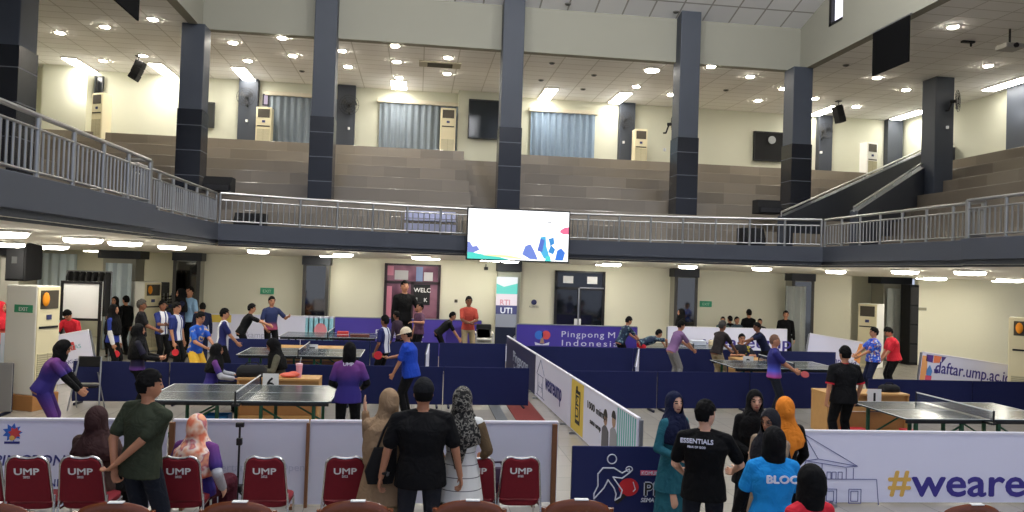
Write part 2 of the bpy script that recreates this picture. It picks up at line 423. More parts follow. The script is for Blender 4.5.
        if len(head) > 2:
            K = MB(); K.loft([(nb - t * .05 - Fw * .10, .10, .05, Rr, Fw), (nb - t * head[2] * .6 - Fw * .15, .09, .035, Rr, Fw), (nb - t * head[2] - Fw * .16, .03, .02, Rr, Fw)], 12)
            later(scale(K), 'hijab_tail', head[1], ob, max(vx, .009) * s, 3)
    if glasses:
        G = MB()
        for q in (-1, 1):
            c0 = HC + hf * .098 + hx * (.033 * q) + hz * .006
            G.path([c0 + hx * (.024 * math.cos(a)) + hz * (.02 * math.sin(a)) for a in [2 * PI * k / 10 for k in range(11)]], .003, 5)
            G.seg(c0 + hx * .024 * q, HC + hx * .082 * q + hz * .008, .0025, flat=True)
        scale(G).build('glasses', mat('glasses_frame', (20, 20, 20), .3), ob)
    Mw = Matrix.Translation((X, Y, ground)) @ Matrix.Rotation(math.radians(face), 4, 'Z')
    W = {k: (Mw @ (v * s) if k in 'LR' else Mw.to_3x3() @ v) for k, v in pts.items()}
    W['nb'] = nb * s; W['t'] = t; W['cuffs'] = [((S_ + (E_ - S_) * .72 + (E_ - S_).normalized() * .045) * s, (E_ - S_).normalized()) for S_, E_ in ((SL, EL), (SR, ER))]
    W['head'] = Mw @ (HC * s); W['chestback'] = (P + t * .36 - Fw * (.115 * b + .016 + .012)) * s; W['t'] = t; W['s'] = s; W['P'] = P * s
    return ob, W
def stand(px, py, Y): return AY(px, py, Y)
# ------------------------------------------------------------------ palette
m_cream = mat('wall_cream', (230, 226, 203), .8, noise=.03, scale=.7)
m_cream_up = mat('wall_upper_cream', (208, 208, 188), .8, noise=.03, scale=.7)
m_beam = mat('beam_cream', (152, 150, 136), .85, noise=.03, scale=.6)
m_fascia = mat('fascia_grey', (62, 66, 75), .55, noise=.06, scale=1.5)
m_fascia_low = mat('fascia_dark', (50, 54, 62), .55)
m_ceil_low = mat('ceiling_lower', (240, 235, 220), .8)
m_column = mat('column_grey', (62, 67, 76), .55, noise=.05, scale=2)
m_clad = brick('column_tile', (26, 28, 34), (31, 33, 39), (92, 95, 100), 60, .78, 'xz', 0, .012, .22, .5)
m_steel = mat('stainless_steel', (172, 172, 170), .36, 1)
m_steel_d = mat('steel_dull', (150, 152, 156), .4, .9)
m_black = mat('black_plastic', (20, 20, 22), .5)
m_black_soft = mat('black_soft', (16, 16, 18), .85, noise=.2, scale=12)
m_white = mat('white_paint', (232, 232, 230), .5)
m_curtain = ramp_mat('curtain_cloth', 'x', [(0, (150, 160, 168)), (.5, (186, 195, 200)), (1, (150, 160, 168))], 7, 0, True)
m_glass = mat('dark_glass', (22, 26, 32), .06, 0, .8)
m_mirror = mat('mirror_cladding', (112, 110, 104), .05, 1)
YW, YU, ZC, ZF, ZT, ZL = 24.5, 31.3, 3.22, 3.8, 4.58, 10.2
# floor -------------------------------------------------------------
m_floor = brick('floor_tile', (164, 158, 148), (157, 152, 142), (132, 128, 120), .6, .6, 'xy', 0, .006, .22, .5)
struct('floor', MB().box(-16, 26, -3, 36, -.1, 0), m_floor, 'pale polished tile floor of the sports hall', 'floor')
# ground storey walls -------------------------------------------------
struct('wall_back', MB().box(-7.4, 15.2, YW, YW + .2, 0, ZC), m_cream, 'cream wall under the balcony facing the hall', 'wall')
struct('wall_return', MB().box(15.0, 15.2, YW + .2, 27.4, 0, ZC), m_cream, 'short cream wall turning into the right recess', 'wall')
struct('wall_recess', MB().box(15.2, 18.6, 27.2, 27.4, 0, ZC), m_cream, 'cream wall at the back of the right recess', 'wall')
struct('wall_right', MB().box(AY(918, 300, 24.2).x, 26, 24.2, 24.4, 0, ZC), m_cream, 'bright cream wall at the right under the balcony', 'wall')
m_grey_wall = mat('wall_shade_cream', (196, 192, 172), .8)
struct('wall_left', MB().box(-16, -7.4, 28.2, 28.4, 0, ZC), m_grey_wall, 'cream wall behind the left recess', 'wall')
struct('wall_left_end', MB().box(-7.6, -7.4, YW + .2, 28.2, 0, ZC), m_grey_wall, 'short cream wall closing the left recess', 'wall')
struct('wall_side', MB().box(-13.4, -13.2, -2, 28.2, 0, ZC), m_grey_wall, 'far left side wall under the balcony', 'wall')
# balcony slab ----------------------------------------------------------
XL, XL2, XR, XR2, YJ, YF = -4.65, -5.08, 11.05, 11.45, 14.0, 19.9
XM = (XL2 + XR2) / 2
def yf(x): return YF + 1.75 * max(0, 1 - ((x - XM) / (XR2 - XM)) ** 2)
def zc(x, y):
    d = max(XL2 - x, x - XR2, y - yf(x)); return ZC - .17 * min(1, max(0, d / 4.3))
def patch(xs, rows):
    """rows(x) -> list of y; a sheet of ceiling, slightly lower away from the opening"""
    M = MB(); vs = []; n = len(rows(xs[0]))
    for top in (0, .05):
        for x in xs: vs += [(x, y, zc(x, y) + top) for y in rows(x)]
    fs = []
    for k in (0, len(xs) * n):
        for i in range(len(xs) - 1):
            for q in range(n - 1): fs.append((k + i * n + q, k + i * n + q + 1, k + (i + 1) * n + q + 1, k + (i + 1) * n + q))
    return M.add(vs, fs)
def lerp_list(a, b, n): return [a + (b - a) * k / n for k in range(n + 1)]
c = MB()
ysl = lambda x: [-3, YJ, YF]
for xs, e1 in (([-16, -12, -9.4, -8, -7, -6, XL], YJ), ([-16, -12, -9.4, -8, -7, -6, XL2], YF), ([XR, 12, 13, 14, 15.75, 20, 26], YJ), ([XR2, 12, 13, 14, 15.75, 20, 26], YF)):
    y0_ = -3 if e1 == YJ else YJ
    q = patch(xs, lambda x: lerp_list(y0_, e1, 6)); c.add(q.v, q.f)
q = patch([-16, -12, -9.4, -7] + lerp_list(XL2, XR2, 16) + [13, 15.75, 20, 26], lambda x: lerp_list(yf(x), yf(x) + 4.3, 5) + [36]); c.add(q.v, q.f)
struct('ceiling_lower', c, m_ceil_low, 'pale ceiling on the underside of the balcony', 'ceiling')
d = MB()
d.box(-16, XL - .2, -3, YJ, ZC + .2, ZF - .01); d.box(-16, XL2 - .2, YJ, YF + .2, ZC + .2, ZF - .01); d.box(XR + .2, 26, -3, YJ, ZC + .2, ZF - .01); d.box(XR2 + .2, 26, YJ, YF + .2, ZC + .2, ZF - .01)
ax_ = lerp_list(XL2, XR2, 16)
d.prism([(-16, YF + .2)] + [(x, yf(x) + .2) for x in ax_] + [(26, YF + .2), (26, 36), (-16, 36)], 'z', ZC + .2, ZF - .01)
struct('floor_balcony', d, mat('balcony_floor', (120, 112, 100), .4), 'balcony walkway floor behind the railing', 'floor')
def fascia(name, x0, x1, y0, y1, nx, ny, label):
    z = ZC + .15
    f = MB().box(x0, x1, y0, y1, z, ZF); struct(name, f, m_fascia, label, 'balcony edge', bevel=.01)
    q = .07; g = MB().box(x0 + q * (nx < 0), x1 - q * (nx > 0) , y0 + q * (ny < 0), y1, ZC, z - .002)
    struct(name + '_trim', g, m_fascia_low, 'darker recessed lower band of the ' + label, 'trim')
fascia('balcony_fascia_left', XL - .2, XL, -3, YJ, 1, 0, 'grey balcony edge on the left, near part')
fascia('balcony_fascia_left_end', XL2 - .2, XL2, YJ, YF + .2, 1, 0, 'grey balcony edge on the left, stepped back part')
struct('balcony_fascia_step', MB().box(XL2 - .2, XL - .2, YJ - .2, YJ, ZC, ZF), m_fascia, 'short step in the left balcony edge', 'balcony edge')
fascia('balcony_fascia_right', XR, XR + .2, -3, YJ, -1, 0, 'grey balcony edge on the right, near part')
fascia('balcony_fascia_right_end', XR2, XR2 + .2, YJ, YF + .2, -1, 0, 'grey balcony edge on the right, stepped back part')
struct('balcony_fascia_notch', MB().box(XR + .2, XR2 + .2, YJ - .2, YJ, ZC, ZF), m_fascia, 'short step in the right balcony edge', 'balcony edge')
o_ = [(x, yf(x)) for x in ax_] + [(x, yf(x) + .2) for x in reversed(ax_)]
struct('balcony_fascia_front', MB().prism(o_, 'z', ZC + .15, ZF), m_fascia, 'long curved grey balcony edge facing the camera', 'balcony edge')
o_ = [(x, yf(x) + .07) for x in ax_] + [(x, yf(x) + .2) for x in reversed(ax_)]
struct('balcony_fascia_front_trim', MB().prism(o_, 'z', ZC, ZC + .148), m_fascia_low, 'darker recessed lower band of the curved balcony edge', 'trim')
# upper hall ----------------------------------------------------------
m_ceil_up = brick('ceiling_tile_low', (247, 246, 241), (243, 241, 236), (212, 209, 200), 1.2, .6, 'xy', 0, .02, .8, .2)
m_ceil_hi = brick('ceiling_tile_high', (236, 236, 234), (228, 228, 228), (168, 166, 160), .95, .95, 'xy', 0, .03, .8, .2)
XBL, XBR = -7.0, 13.12
u = MB()
u.box(-18, 28, YW + .2, 36, ZL, ZL + .1); u.box(-18, XBL - .1, -3, YW + .2, ZL, ZL + .1); u.box(XBR + .1, 28, -3, YW + .2, ZL, ZL + .1)
struct('ceiling_upper', u, m_ceil_up, 'tiled ceiling over the upper seating', 'ceiling')
q = MB(); q.prism([(YW + .3, 11.62), (11, 15.8), (-3, 15.8), (-3, 16), (11, 16), (YW + .3, 11.8)], 'x', XBL - .3, XBR + .3)
struct('ceiling_high', q, m_ceil_hi, 'white square tiled high ceiling sloping up over the court', 'ceiling')
struct('beam_back', MB().box(XBL, XBR, YW + .1, YW + .4, ZL - .02, 12.2), m_beam, 'deep plain beam wall above the back pillars', 'wall')
struct('beam_left', MB().box(XBL - .3, XBL, -3, YW + .4, ZL - .02, 16), m_beam, 'left beam wall over the balcony', 'wall')
bm_ = MB()
wy0, wy1, wz0, wz1 = 22.0, 22.75, 11.15, 12.4
bm_.box(XBR, XBR + .3, -3, wy0, ZL - .02, 16); bm_.box(XBR, XBR + .3, wy1, YW + .4, ZL - .02, 16); bm_.box(XBR, XBR + .3, wy0, wy1, ZL - .02, wz0); bm_.box(XBR, XBR + .3, wy0, wy1, wz1, 16)
struct('beam_right', bm_, m_beam, 'right beam wall over the balcony with a small window', 'wall')
w = MB().box(XBR + .1, XBR + .14, wy0, wy1, wz0, wz1); wo = struct('window_1', w, emit('daylight_pane', (238, 236, 255), 1.3), 'small bright window high in the right beam wall', 'window')
fr = MB(); t_ = .07
fr.box(XBR - .03, XBR + .12, wy1 - t_ * 2, wy1, wz0, wz1); fr.box(XBR - .03, XBR + .12, wy0, wy1, wz0, wz0 + t_)
fr.build('window_frame', m_black, wo)
struct('wall_upper_back', MB().box(-18, 22, YU, YU + .2, ZF, ZL), m_cream_up, 'pale wall behind the top row of seating', 'wall')
struct('wall_upper_right', MB().box(21.7, 21.9, -3, YU, ZF, ZL), m_cream_up, 'pale right side wall of the upper seating', 'wall')
struct('wall_upper_left', MB().box(-15.6, -15.4, -3, YU, ZF, ZL), m_cream_up, 'pale left side wall of the upper seating', 'wall')
# box projecting from the back wall at the upper left
a0, a1 = AY(43, 66, 30.7).x, AY(88, 66, 30.7).x
struct('wall_upper_box', MB().box(a0, a1, 30.7, YU, 7.0, ZL), m_cream_up, 'projecting pale wall box at the upper left', 'wall')
# pillar at the return of the right hand wall
struct('wall_upper_nib', MB().box(AY(459, 90, 30.9).x, AY(499, 90, 30.9).x + .4, 30.7, YU, 7.0, ZL), m_cream_up, 'wall pier round the dark window', 'wall')
# seating tiers -------------------------------------------------------------
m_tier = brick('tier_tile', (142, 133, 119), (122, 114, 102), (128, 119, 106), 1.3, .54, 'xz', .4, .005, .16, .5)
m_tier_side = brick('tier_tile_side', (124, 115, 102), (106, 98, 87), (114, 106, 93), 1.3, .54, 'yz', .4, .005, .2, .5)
XA0, XA1 = AY(476, 190, 23).x, AY(524, 190, 23).x
def tiers(x0, x1s, name, label):
    for i in range(7):
        y = 22.6 + 1.24 * i; z = ZF + .54 * (i + 1); x0_, x1_ = (x0, x1s) if not callable(x1s) else (x0, x1s(i))
        o = struct(name, MB().box(x0_, x1_, y, YU, z - .54, z), m_tier, '%s step of the %s' % (ORD[i], label), 'seating step', bevel=.012)
tiers(-15.4, XA0 , 'seating_step', 'beige tiled tier seating left of the aisle')
tiers(XA1, 19.5, 'seating_step', 'beige tiled tier seating right of the aisle')
for i in range(13):                                           # aisle stair
    y = 23.2 + .62 * i; z = ZF + .27 * (i + 1)
    struct('aisle_step', MB().box(XA0, XA1, y, YU, z - .27, z), m_tier, '%s small step of the aisle between the tiers' % ORD[i], 'stair')
# right flank tiers (facing left)
for i in range(7):
    x = 14.9 + .86 * i; z = ZF + .54 * (i + 1)
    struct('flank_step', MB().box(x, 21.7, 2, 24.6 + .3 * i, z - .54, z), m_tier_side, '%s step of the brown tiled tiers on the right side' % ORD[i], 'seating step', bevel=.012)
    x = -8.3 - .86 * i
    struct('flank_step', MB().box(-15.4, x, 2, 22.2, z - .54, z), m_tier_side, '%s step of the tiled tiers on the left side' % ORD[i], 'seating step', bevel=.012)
# stair parapets at the right corner
def parapet(name, p0, p1, Y, th, label, drop=1.0, end=None):
    A, Bp = AY(*p0, Y[0]), AY(*p1, Y[1]); v = Bp - A; n = Vector((-v.y, v.x, 0)).normalized() * th
    o = MB(); lowz = ZF
    vs = []
    for P_ in (A, Bp):
        for s_ in (0, 1): vs += [(P_.x + n.x * s_, P_.y + n.y * s_, lowz), (P_.x + n.x * s_, P_.y + n.y * s_, P_.z)]
    o.add(vs, [(0, 1, 3, 2), (4, 6, 7, 5), (0, 4, 5, 1), (2, 3, 7, 6), (1, 5, 7, 3), (0, 2, 6, 4)])
    t = struct(name, o, m_fascia_low, label, 'stair wall')
    h = MB(); h.path([A + Vector((0, 0, .12)) + n * .5, Bp + Vector((0, 0, .12)) + n * .5], .035, 10)
    for k in range(5):
        q_ = A.lerp(Bp, k / 4) + n * .5; h.seg(q_ - Vector((0, 0, .02)), q_ + Vector((0, 0, .12)), .02, flat=True)
    h.build('handrail', m_steel, t); return A, Bp
parapet('stair_parapet', (785, 216), (928, 151), (22.3, 29.0), .25, 'dark grey sloping stair wall, longer of the two')
parapet('stair_parapet', (858, 211), (931, 163), (21.6, 25.0), .25, 'dark grey sloping stair wall, shorter of the two')
pA = AY(951, 157, 27.5); pB = AY(968, 143, 28.5)
parapet('stair_parapet', (947, 151), (967, 142), (27.5, 28.5), .2, 'short end of the stair wall beyond the right pillar')
# columns -------------------------------------------------------------
def column(px, top, label, y=YW, w=.70, clad=True, x=None):
    x = AY(px, 190, y).x if x is None else x
    z1 = ZF; o = struct('column', MB().box(x - w / 2, x + w / 2, y - w / 2, y + w / 2, 7.5 if clad else ZF, top), m_column, label, 'column', bevel=.02)
    if clad: MB().box(x - w / 2 - .02, x + w / 2 + .02, y - w / 2 - .02, y + w / 2 + .02, ZF, 7.52).build('tile_cladding', m_clad, o)
    return x
cx = [column(190, ZL, 'grey pillar with dark tiled base, at the left end of the beam'),
      column(321, 12.3, 'tall grey pillar left of the aisle, rising through the beam'),
      column(507.5, 12.1, 'tall grey pillar above the large screen'),
      column(683, 12.1, 'tall grey pillar right of the large screen'),
      column(795.5, ZL, 'grey pillar with dark tiled base, at the right end of the beam'),
      column(936, ZL, 'plain grey pillar beside the stair at the right', w=.72, clad=False),
      column(3, ZL, 'large grey pillar with dark base at the far left', y=18.3, w=.8)]
# wall piers on the upper back wall
for px, py, wd, lab in [(249, 88, 19, 'behind the second pillar, holding a fan'), (346, 95, 18, 'right of the first curtain, holding a fan'), (625, 112, 15, 'right of the short curtain, holding a fan'), (822, 120, 13, 'behind the right beam pillar'), (891, 124, 15, 'in the far right corner')]:
    a = AY(px - wd / 2, py + 30, YU).x; b_ = AY(px + wd / 2, py + 30, YU).x
    struct('wall_pier', MB().box(a, b_, YU - .3, YU, 7.6, ZL), m_column, 'grey wall pier ' + lab, 'column', bevel=.01)
xr = 21.7
struct('wall_pier', MB().box(xr - .3, xr, AX(1014, 100, xr).y - .9, AX(1014, 100, xr).y, 6.5, ZL), m_column, 'grey wall pier on the right side wall', 'column', bevel=.01)
# lower pillars with dark header boxes and mirror cladding
m_header = mat('header_dark', (38, 40, 46), .5)
def low_pillar(x0, x1, y, label, mirror=True, depth=.5, hz=.42, inner=.0):
    t = struct('pillar_lower', MB().box(x0 + inner, x1 - inner, y - depth + .06, y + .3, 0, ZC - hz), mat('pillar_side', (150, 148, 136), .6), label, 'column')
    MB().box(x0 - .04, x1 + .04, y - depth, y + .3, ZC - hz, ZC).build('header_box', m_header, t, bevel=.01)
    if mirror:
        MB().box(x0 + .1 + inner, x1 - .1 - inner, y - depth + .03, y - depth + .058, 0.05, ZC - hz - .02).build('mirror_panel', m_mirror, t)
        for xx in (x0 + inner, x1 - .1 - inner):
            MB().box(xx, xx + .1, y - depth + .02, y - depth + .06, 0, ZC - hz).build('mirror_frame', mat('mirror_frame', (64, 62, 60), .5), t)
    return t
for px, py, lab in [(190, 300, 'mirror clad pillar at the left end of the back wall'), (317, 300, 'mirror clad pillar between the exit sign and the pink door'), (681, 300, 'mirror clad pillar right of the dark door'), (796, 300, 'mirror clad pillar with a curtain reflected in it')]:
    x = AY(px, py, YW).x; low_pillar(x - .40, x + .40, YW, lab)
x = AY(507, 300, YW).x; pil = low_pillar(x - .36, x + .36, YW, 'pillar under the large screen carrying a lit poster', mirror=False)
for (px, wd, y, lab) in [(-6, .9, 18.3, 'pillar at the left edge beside the hanging loudspeaker'), (124, 1.15, 24.6, 'wide pillar left of the second air conditioner'), (888, 1.15, 25.6, 'wide pillar with grey curtain in the right recess')]:
    x = AY(px, 290, y).x; low_pillar(x - wd / 2, x + wd / 2, y, lab, mirror=False, inner=.1)
# ------------------------------------------------------------------ railings
def railing(pts, label, zb=ZF):
    """pts: where the posts stand"""
    O = Vector((pts[0][0], pts[0][1], zb)); t = thing('balcony_railing', label, 'railing', O)
    H = ZT - ZF; L = [Vector((x, y, zb)) - O for x, y in pts]
    def rail(n, h, r): MB().path([p + Vector((0, 0, h)) for p in L], r).build(n, m_steel, t, smooth=True)
    rail('top_rail', H, .035); rail('middle_rail', H - .17, .02); rail('bottom_rail', .07, .02)
    post = bal = None
    for p in L:
        if post is None: post = o = MB().seg((0, 0, -.06), (0, 0, H), .034, flat=True).build('post', m_steel, t, smooth=True)
        else: o = post.copy(); COL.objects.link(o); o.parent = t
        o.location = p
    for a, b in zip(L, L[1:]):
        nb = max(3, round((b - a).length / .15))
        for k in range(1, nb):
            if bal is None: bal = o = MB().seg((0, 0, .07), (0, 0, H - .17), .017, n=8, flat=True).build('baluster', m_steel, t, smooth=True)
            else: o = bal.copy(); COL.objects.link(o); o.parent = t
            o.location = a.lerp(b, k / nb)
    return t
def line(x0, y0, x1, y1, n): return [(x0 + (x1 - x0) * k / n, y0 + (y1 - y0) * k / n) for k in range(n + 1)]
def arc_(x0, x1, n): return [(x, yf(x) + .1) for x in lerp_list(x0, x1, n)]
YS = 21.28
xs0, xs1 = AY(467, 230, YS).x, AY(570, 235, YS).x
railing(line(XL - .1, 2, XL - .1, 8, 6), 'steel balcony railing at the far left, nearest stretch')
railing(line(XL - .1, 8, XL - .1, YJ - .1, 6), 'steel balcony railing on the left side up to the step')
railing(line(XL2 - .1, YJ, XL2 - .1, YF + .1, 7), 'steel balcony railing on the left from the step to the corner')
railing(arc_(XL2, xs0 + .2, 7), 'steel curved balcony railing left of the large screen')
railing(arc_(xs1 - .3, XR2, 8), 'steel curved balcony railing right of the large screen')
railing(line(XR2 + .1, YF + .1, XR2 + .1, YJ, 7), 'steel balcony railing on the right from the corner to the step')
railing(line(XR + .1, YJ - .1, XR + .1, 9, 5), 'steel balcony railing at the right edge of the picture')
railing(line(XR + .1, YJ - .05, XR2 + .1, YJ - .05, 1), 'short steel railing across the right step')
railing(line(XL2 - .1, YJ - .05, XL - .1, YJ - .05, 1), 'short steel railing across the left step')
# ------------------------------------------------------------------ lights
m_lamp = emit('lamp_panel', (255, 250, 235), 26); m_lamp_up = emit('lamp_tube', (255, 250, 240), 22); m_lamp_dl = emit('lamp_downlight', (255, 246, 230), 110)
m_lampfr = mat('lamp_frame', (214, 210, 198), .5)
def panel_light(x, y, z, wx, wy, label, m, group, th=.05):
    t = thing('ceiling_light', label, 'ceiling light', (x, y, z), 0, group)
    if m is m_lamp and wx == wy:
        t.location.z = zc(x, y)
        MB().lathe([(wx * .54, -th), (wx * .56, 0)], n=28).build('light_frame', m_lampfr, t, smooth=True)
        MB().lathe([(wx * .30, -th - .075), (wx * .46, -th - .06), (wx * .5, -th - .02), (wx * .5, -th + .005)], n=28).build('diffuser', m, t, smooth=True); return
    dz = .025
    if m is m_lamp: t.location.z = zc(x, y)
    MB().box(-wx / 2 - .03, wx / 2 + .03, -wy / 2 - .03, wy / 2 + .03, -th, 0).build('light_frame', m_lampfr, t, bevel=.006)
    MB().box(-wx / 2, wx / 2, -wy / 2, wy / 2, -th - dz, -th + .005).build('diffuser', m, t, bevel=.02)
# under the balcony: front row, left rows, right rows
G1 = 'panel lights under the balcony'
for i, px in enumerate([258, 343, 421, 510, 612, 688, 762, 836]):
    x = AY(px, 262, 22.0).x; y = yf(x) + .75; x = AY(px, 262, y).x; panel_light(x, y, ZC, .55, .55, 'square light under the front balcony, %s from the left' % ORD[i], m_lamp, G1, .05)
for i, px in enumerate([330, 430, 490, 606]):
    x = AY(px, 262, 23.4).x; panel_light(x, 23.4, ZC, .6, .3, 'dimmer ceiling light close to the back wall, %s from the left' % ORD[i], m_lamp, G1, .03)
for i, px in enumerate([3, 83, 125, 172]):
    x = -5.9; y = AX(px, 245, x).y; panel_light(x, y, ZC, .62, .62, 'square light under the left balcony, %s from the left' % ORD[i], m_lamp, G1, .04)
for i, px in enumerate([8, 54]):
    x = -8.4; y = AX(px, 245, x).y; panel_light(x, y, ZC, .6, .6, 'flat light deeper under the left balcony, %s from the left' % ORD[i], m_lamp, G1, .04)
for i, px in enumerate([905, 970]):
    x = 12.3; y = AX(px, 272, x).y; panel_light(x, y, ZC, .62, .62, 'square light under the right balcony, %s from the left' % ORD[i], m_lamp, G1, .04)
for i, px in enumerate([935, 1010]):
    x = 15.4; y = AX(px, 278, x).y; panel_light(x, y, ZC, .6, .6, 'flat light deeper under the right balcony, %s from the left' % ORD[i], m_lamp, G1, .03)
for k, (x, y) in enumerate([(19.2, 19.5), (19.4, 22.4), (16.8, 22.6), (-10.8, 22.5), (-10.5, 26.2), (-11.2, 17.5)]):  # extra flat lights added to brighten the walls under the balcony
    panel_light(x, y, ZC, .62, .61, ['added flat fill light before the bright right wall, front row', 'added flat fill light before the bright right wall, close to it', 'added flat fill light over the right recess', 'added flat fill light over the left recess, front', 'added flat fill light at the back of the left recess', 'added flat fill light beside the left edge pillar'][k], m_lamp, G1, .03)
# round downlights in the upper ceiling
def glow(x, y, z, e):  # unseen point light added below each tube to brighten the upper ceiling
    L = bpy.data.lights.new('tube_fill', 'POINT'); L.energy = e; L.shadow_soft_size = .15; L.color = (1, .98, .94)
    o = bpy.data.objects.new('tube_fill', L); COL.objects.link(o); o.location = (x, y, z)
dl = [(60, 32), (105, 26), (153, 18.5), (103, 60), (143, 55), (233, 42), (248, 60), (282, 37), (293, 55), (342, 50), (348, 66), (395, 45), (397, 61), (448, 57), (447, 73), (636, 86), (671, 94), (711, 66), (750, 76), (758, 100), (783, 88), (815, 98), (856, 106), (877, 77), (906, 89), (953, 26), (988, 65), (399, 77)]
t0 = None
for i, (px, py) in enumerate(sorted(dl)):
    p = AZ(px, py, ZL)
    lab = 'small round downlight in the upper ceiling, %dth from the left' % (i + 1)
    for a, b_ in (('1th', '1st'), ('2th', '2nd'), ('3th', '3rd')):
        if i + 1 not in (11, 12, 13): lab = lab.replace(a, b_)
    if t0 is None:
        t0 = thing('downlight', lab, 'downlight', p, 0, 'round downlights in the upper ceiling')
        MB().lathe([(.09, -.03), (.17, -.03), (.18, 0), (.09, 0)]).build('trim_ring', m_lampfr, t0, smooth=True)
        MB().lathe([(.13, -.05), (.13, -.025)]).build('lens', m_lamp_dl, t0, smooth=True)
    else: dup(t0, p, 0, lab)
p = AZ(652, 69, ZL); t = thing('downlight', 'large very bright round lamp in the upper ceiling right of centre', 'downlight', p)
MB().lathe([(.2, -.05), (.3, -.05), (.32, 0), (.2, 0)]).build('trim_ring', m_lampfr, t); MB().lathe([(.24, -.08), (.24, -.04)]).build('lens', m_lamp_up, t)
for i, (px, py, wx, wy) in enumerate([(80, 64, .5, 1.9), (163, 69, .5, 1.9), (244, 73, .5, 1.9), (399, 84, .6, 1.3), (548, 93, .5, 1.9), (620, 97, .5, 1.9), (825, 110, .5, 1.9), (909, 114, .5, 1.9), (1008, 83, .5, 1.9)]):
    p = AZ(px, py, ZL); panel_light(p.x, p.y, ZL, wx, wy, 'long tube light in the upper ceiling, %s from the left' % ORD[i], m_lamp_up, 'tube lights in the upper ceiling', .05); glow(p.x, p.y, ZL - 1.1, 12)
# small dark spots: detectors in the ceilings
t0 = None
for i, (px, py) in enumerate([(541, 80), (552, 63), (594, 75), (583, 89), (726, 90), (846, 65), (568, 3), (676, 11), (302, 71)]):
    if py < 12:
        zz = 11.9; p = AZ(px, py, zz)
    else: p = AZ(px, py, ZL)
    lab = 'small dark ceiling vent, %s from the left among the vents' % ORD[[302, 541, 552, 568, 583, 594, 676, 726, 846].index(px)]
    if py < 12:
        for k in range(60):
            d_ = ray(px, py); Y_ = 14 + k * .18; q_ = AY(px, py, Y_)
            if q_.z > 11.62 + (YW + .3 - Y_) * (4.18 / 13.8): p = q_ - Vector((0, 0, .03)); break
    t = thing('ceiling_vent', lab, 'vent', p)
    MB().lathe([(.02, -.03), (.09, -.03), (.11, -.005), (.11, 0)]).build('vent_ring', mat('vent_metal', (120, 118, 110), .5), t); MB().lathe([(.07, -.04), (.07, -.025)]).build('vent_core', m_black, t)
# cassette air vent
p = AZ(440, 64, ZL); t = thing('ceiling_cassette', 'square grey air vent set in the upper ceiling', 'air vent', p)
MB().box(-.75, .75, -.35, .35, -.05, 0).build('cassette_frame', mat('cassette', (186, 180, 160), .6), t, bevel=.01)
for k in range(5): MB().box(-.45, .45, -.25 + k * .11, -.2 + k * .11, -.07, -.045).build('louvre', mat('cassette_dark', (90, 86, 76), .6), t)
# ------------------------------------------------------------------ standing air conditioners
m_ac = mat('ac_ivory', (226, 216, 180), .5); m_acw = mat('ac_white', (236, 234, 226), .5); m_acd = mat('ac_dark', (74, 68, 58), .6)
def ac(x, y, z, w, d, h, rz, label, mside, mfront, ribbon=False, base=None):
    t = thing('standing_air_conditioner', label, 'air conditioner', (x, y, z), rz)
    zb = 0
    if base: MB().box(-w / 2 - .03, w / 2 + .03, -d / 2 - .03, d / 2 + .03, 0, base).build('wooden_base', mat('ac_base_wood', (172, 120, 70), .5, noise=.1), t, bevel=.01); zb = base
    MB().box(-w / 2, w / 2, -d / 2, d / 2, zb, h).build('cabinet', mside, t, bevel=.02)
    MB().box(-w / 2 + .01, w / 2 - .01, -d / 2 - .015, -d / 2 + .01, zb + .02, h - .02).build('front_panel', mfront, t, bevel=.008)
    y0 = -d / 2 - .03
    MB().box(-w * .38, w * .38, y0, y0 + .02, h - .42, h - .08).build('air_outlet', m_acd, t, bevel=.006)
    MB().box(-w * .40, w * .40, y0, y0 + .02, h - .78, h - .74).build('control_strip', m_black, t)
    MB().box(-w * .1, w * .1, y0, y0 + .02, h - .62, h - .53).build('badge', mat('ac_badge', (60, 66, 110), .5), t)
    MB().box(-w * .42, w * .42, y0, y0 + .018, zb + .12, zb + .75).build('intake_grille', brick('ac_grille', (204, 196, 162), (198, 190, 158), (160, 152, 124), 3, .04, 'xz', 0, .008), t)
    if ribbon:
        MB().ell((-w * .25, y0 - .04, h - .24), (.075, .04, .13), n=10, m=6).build('ribbon', mat('ribbon_orange', (240, 150, 30), .6), t, smooth=True)
    return t
def upstairs_ac(px, y0, y1, Y, rz, label, ms, mf, w=.55):
    b = AY(px, y1, Y); a = AY(px, y0, Y); return ac(b.x, Y, b.z - .3, w, .42, a.z - b.z + .3, rz, label, ms, mf)
upstairs_ac(101, 94, 132, 30.2, -.5, 'ivory standing air conditioner upstairs at the far left', m_ac, m_ac)
upstairs_ac(264, 108, 141, 30.6, 0, 'ivory standing air conditioner upstairs before the left curtain', m_ac, m_ac, .6)
upstairs_ac(447, 109, 151, 30.6, 0, 'ivory standing air conditioner upstairs left of the dark window', m_ac, m_ac, .62)
upstairs_ac(639, 130, 160, 30.6, 0, 'ivory standing air conditioner upstairs beside the grey pier', m_ac, m_ac, .56)
upstairs_ac(868, 143, 172, 30.3, .25, 'white standing air conditioner upstairs near the stair', m_acw, m_acw, .6)
p = AY(29, 400, 14.9); t = ac(p.x, 14.9, 0, .52, .68, 2.27, 1.22, 'tall white and ivory air conditioner on a wooden base, exit sticker on its side', m_acw, m_ac, True, .28)
sg = MB().box(-.269, -.259, -.26, .14, 1.78, 1.92).build('exit_sticker', mat('exit_green', (60, 150, 110), .5), t)
text('exit_lettering', 'EXIT', .1, (-.272, -.06, 1.81), (PI / 2, 0, -PI / 2), m_white, sg, 'CENTER')
p = AY(143, 300, 24.3); ac(p.x, 24.3, 0, .6, .85, 2.12, 1.0, 'white and ivory air conditioner standing behind the players at the left', m_acw, m_ac, True)
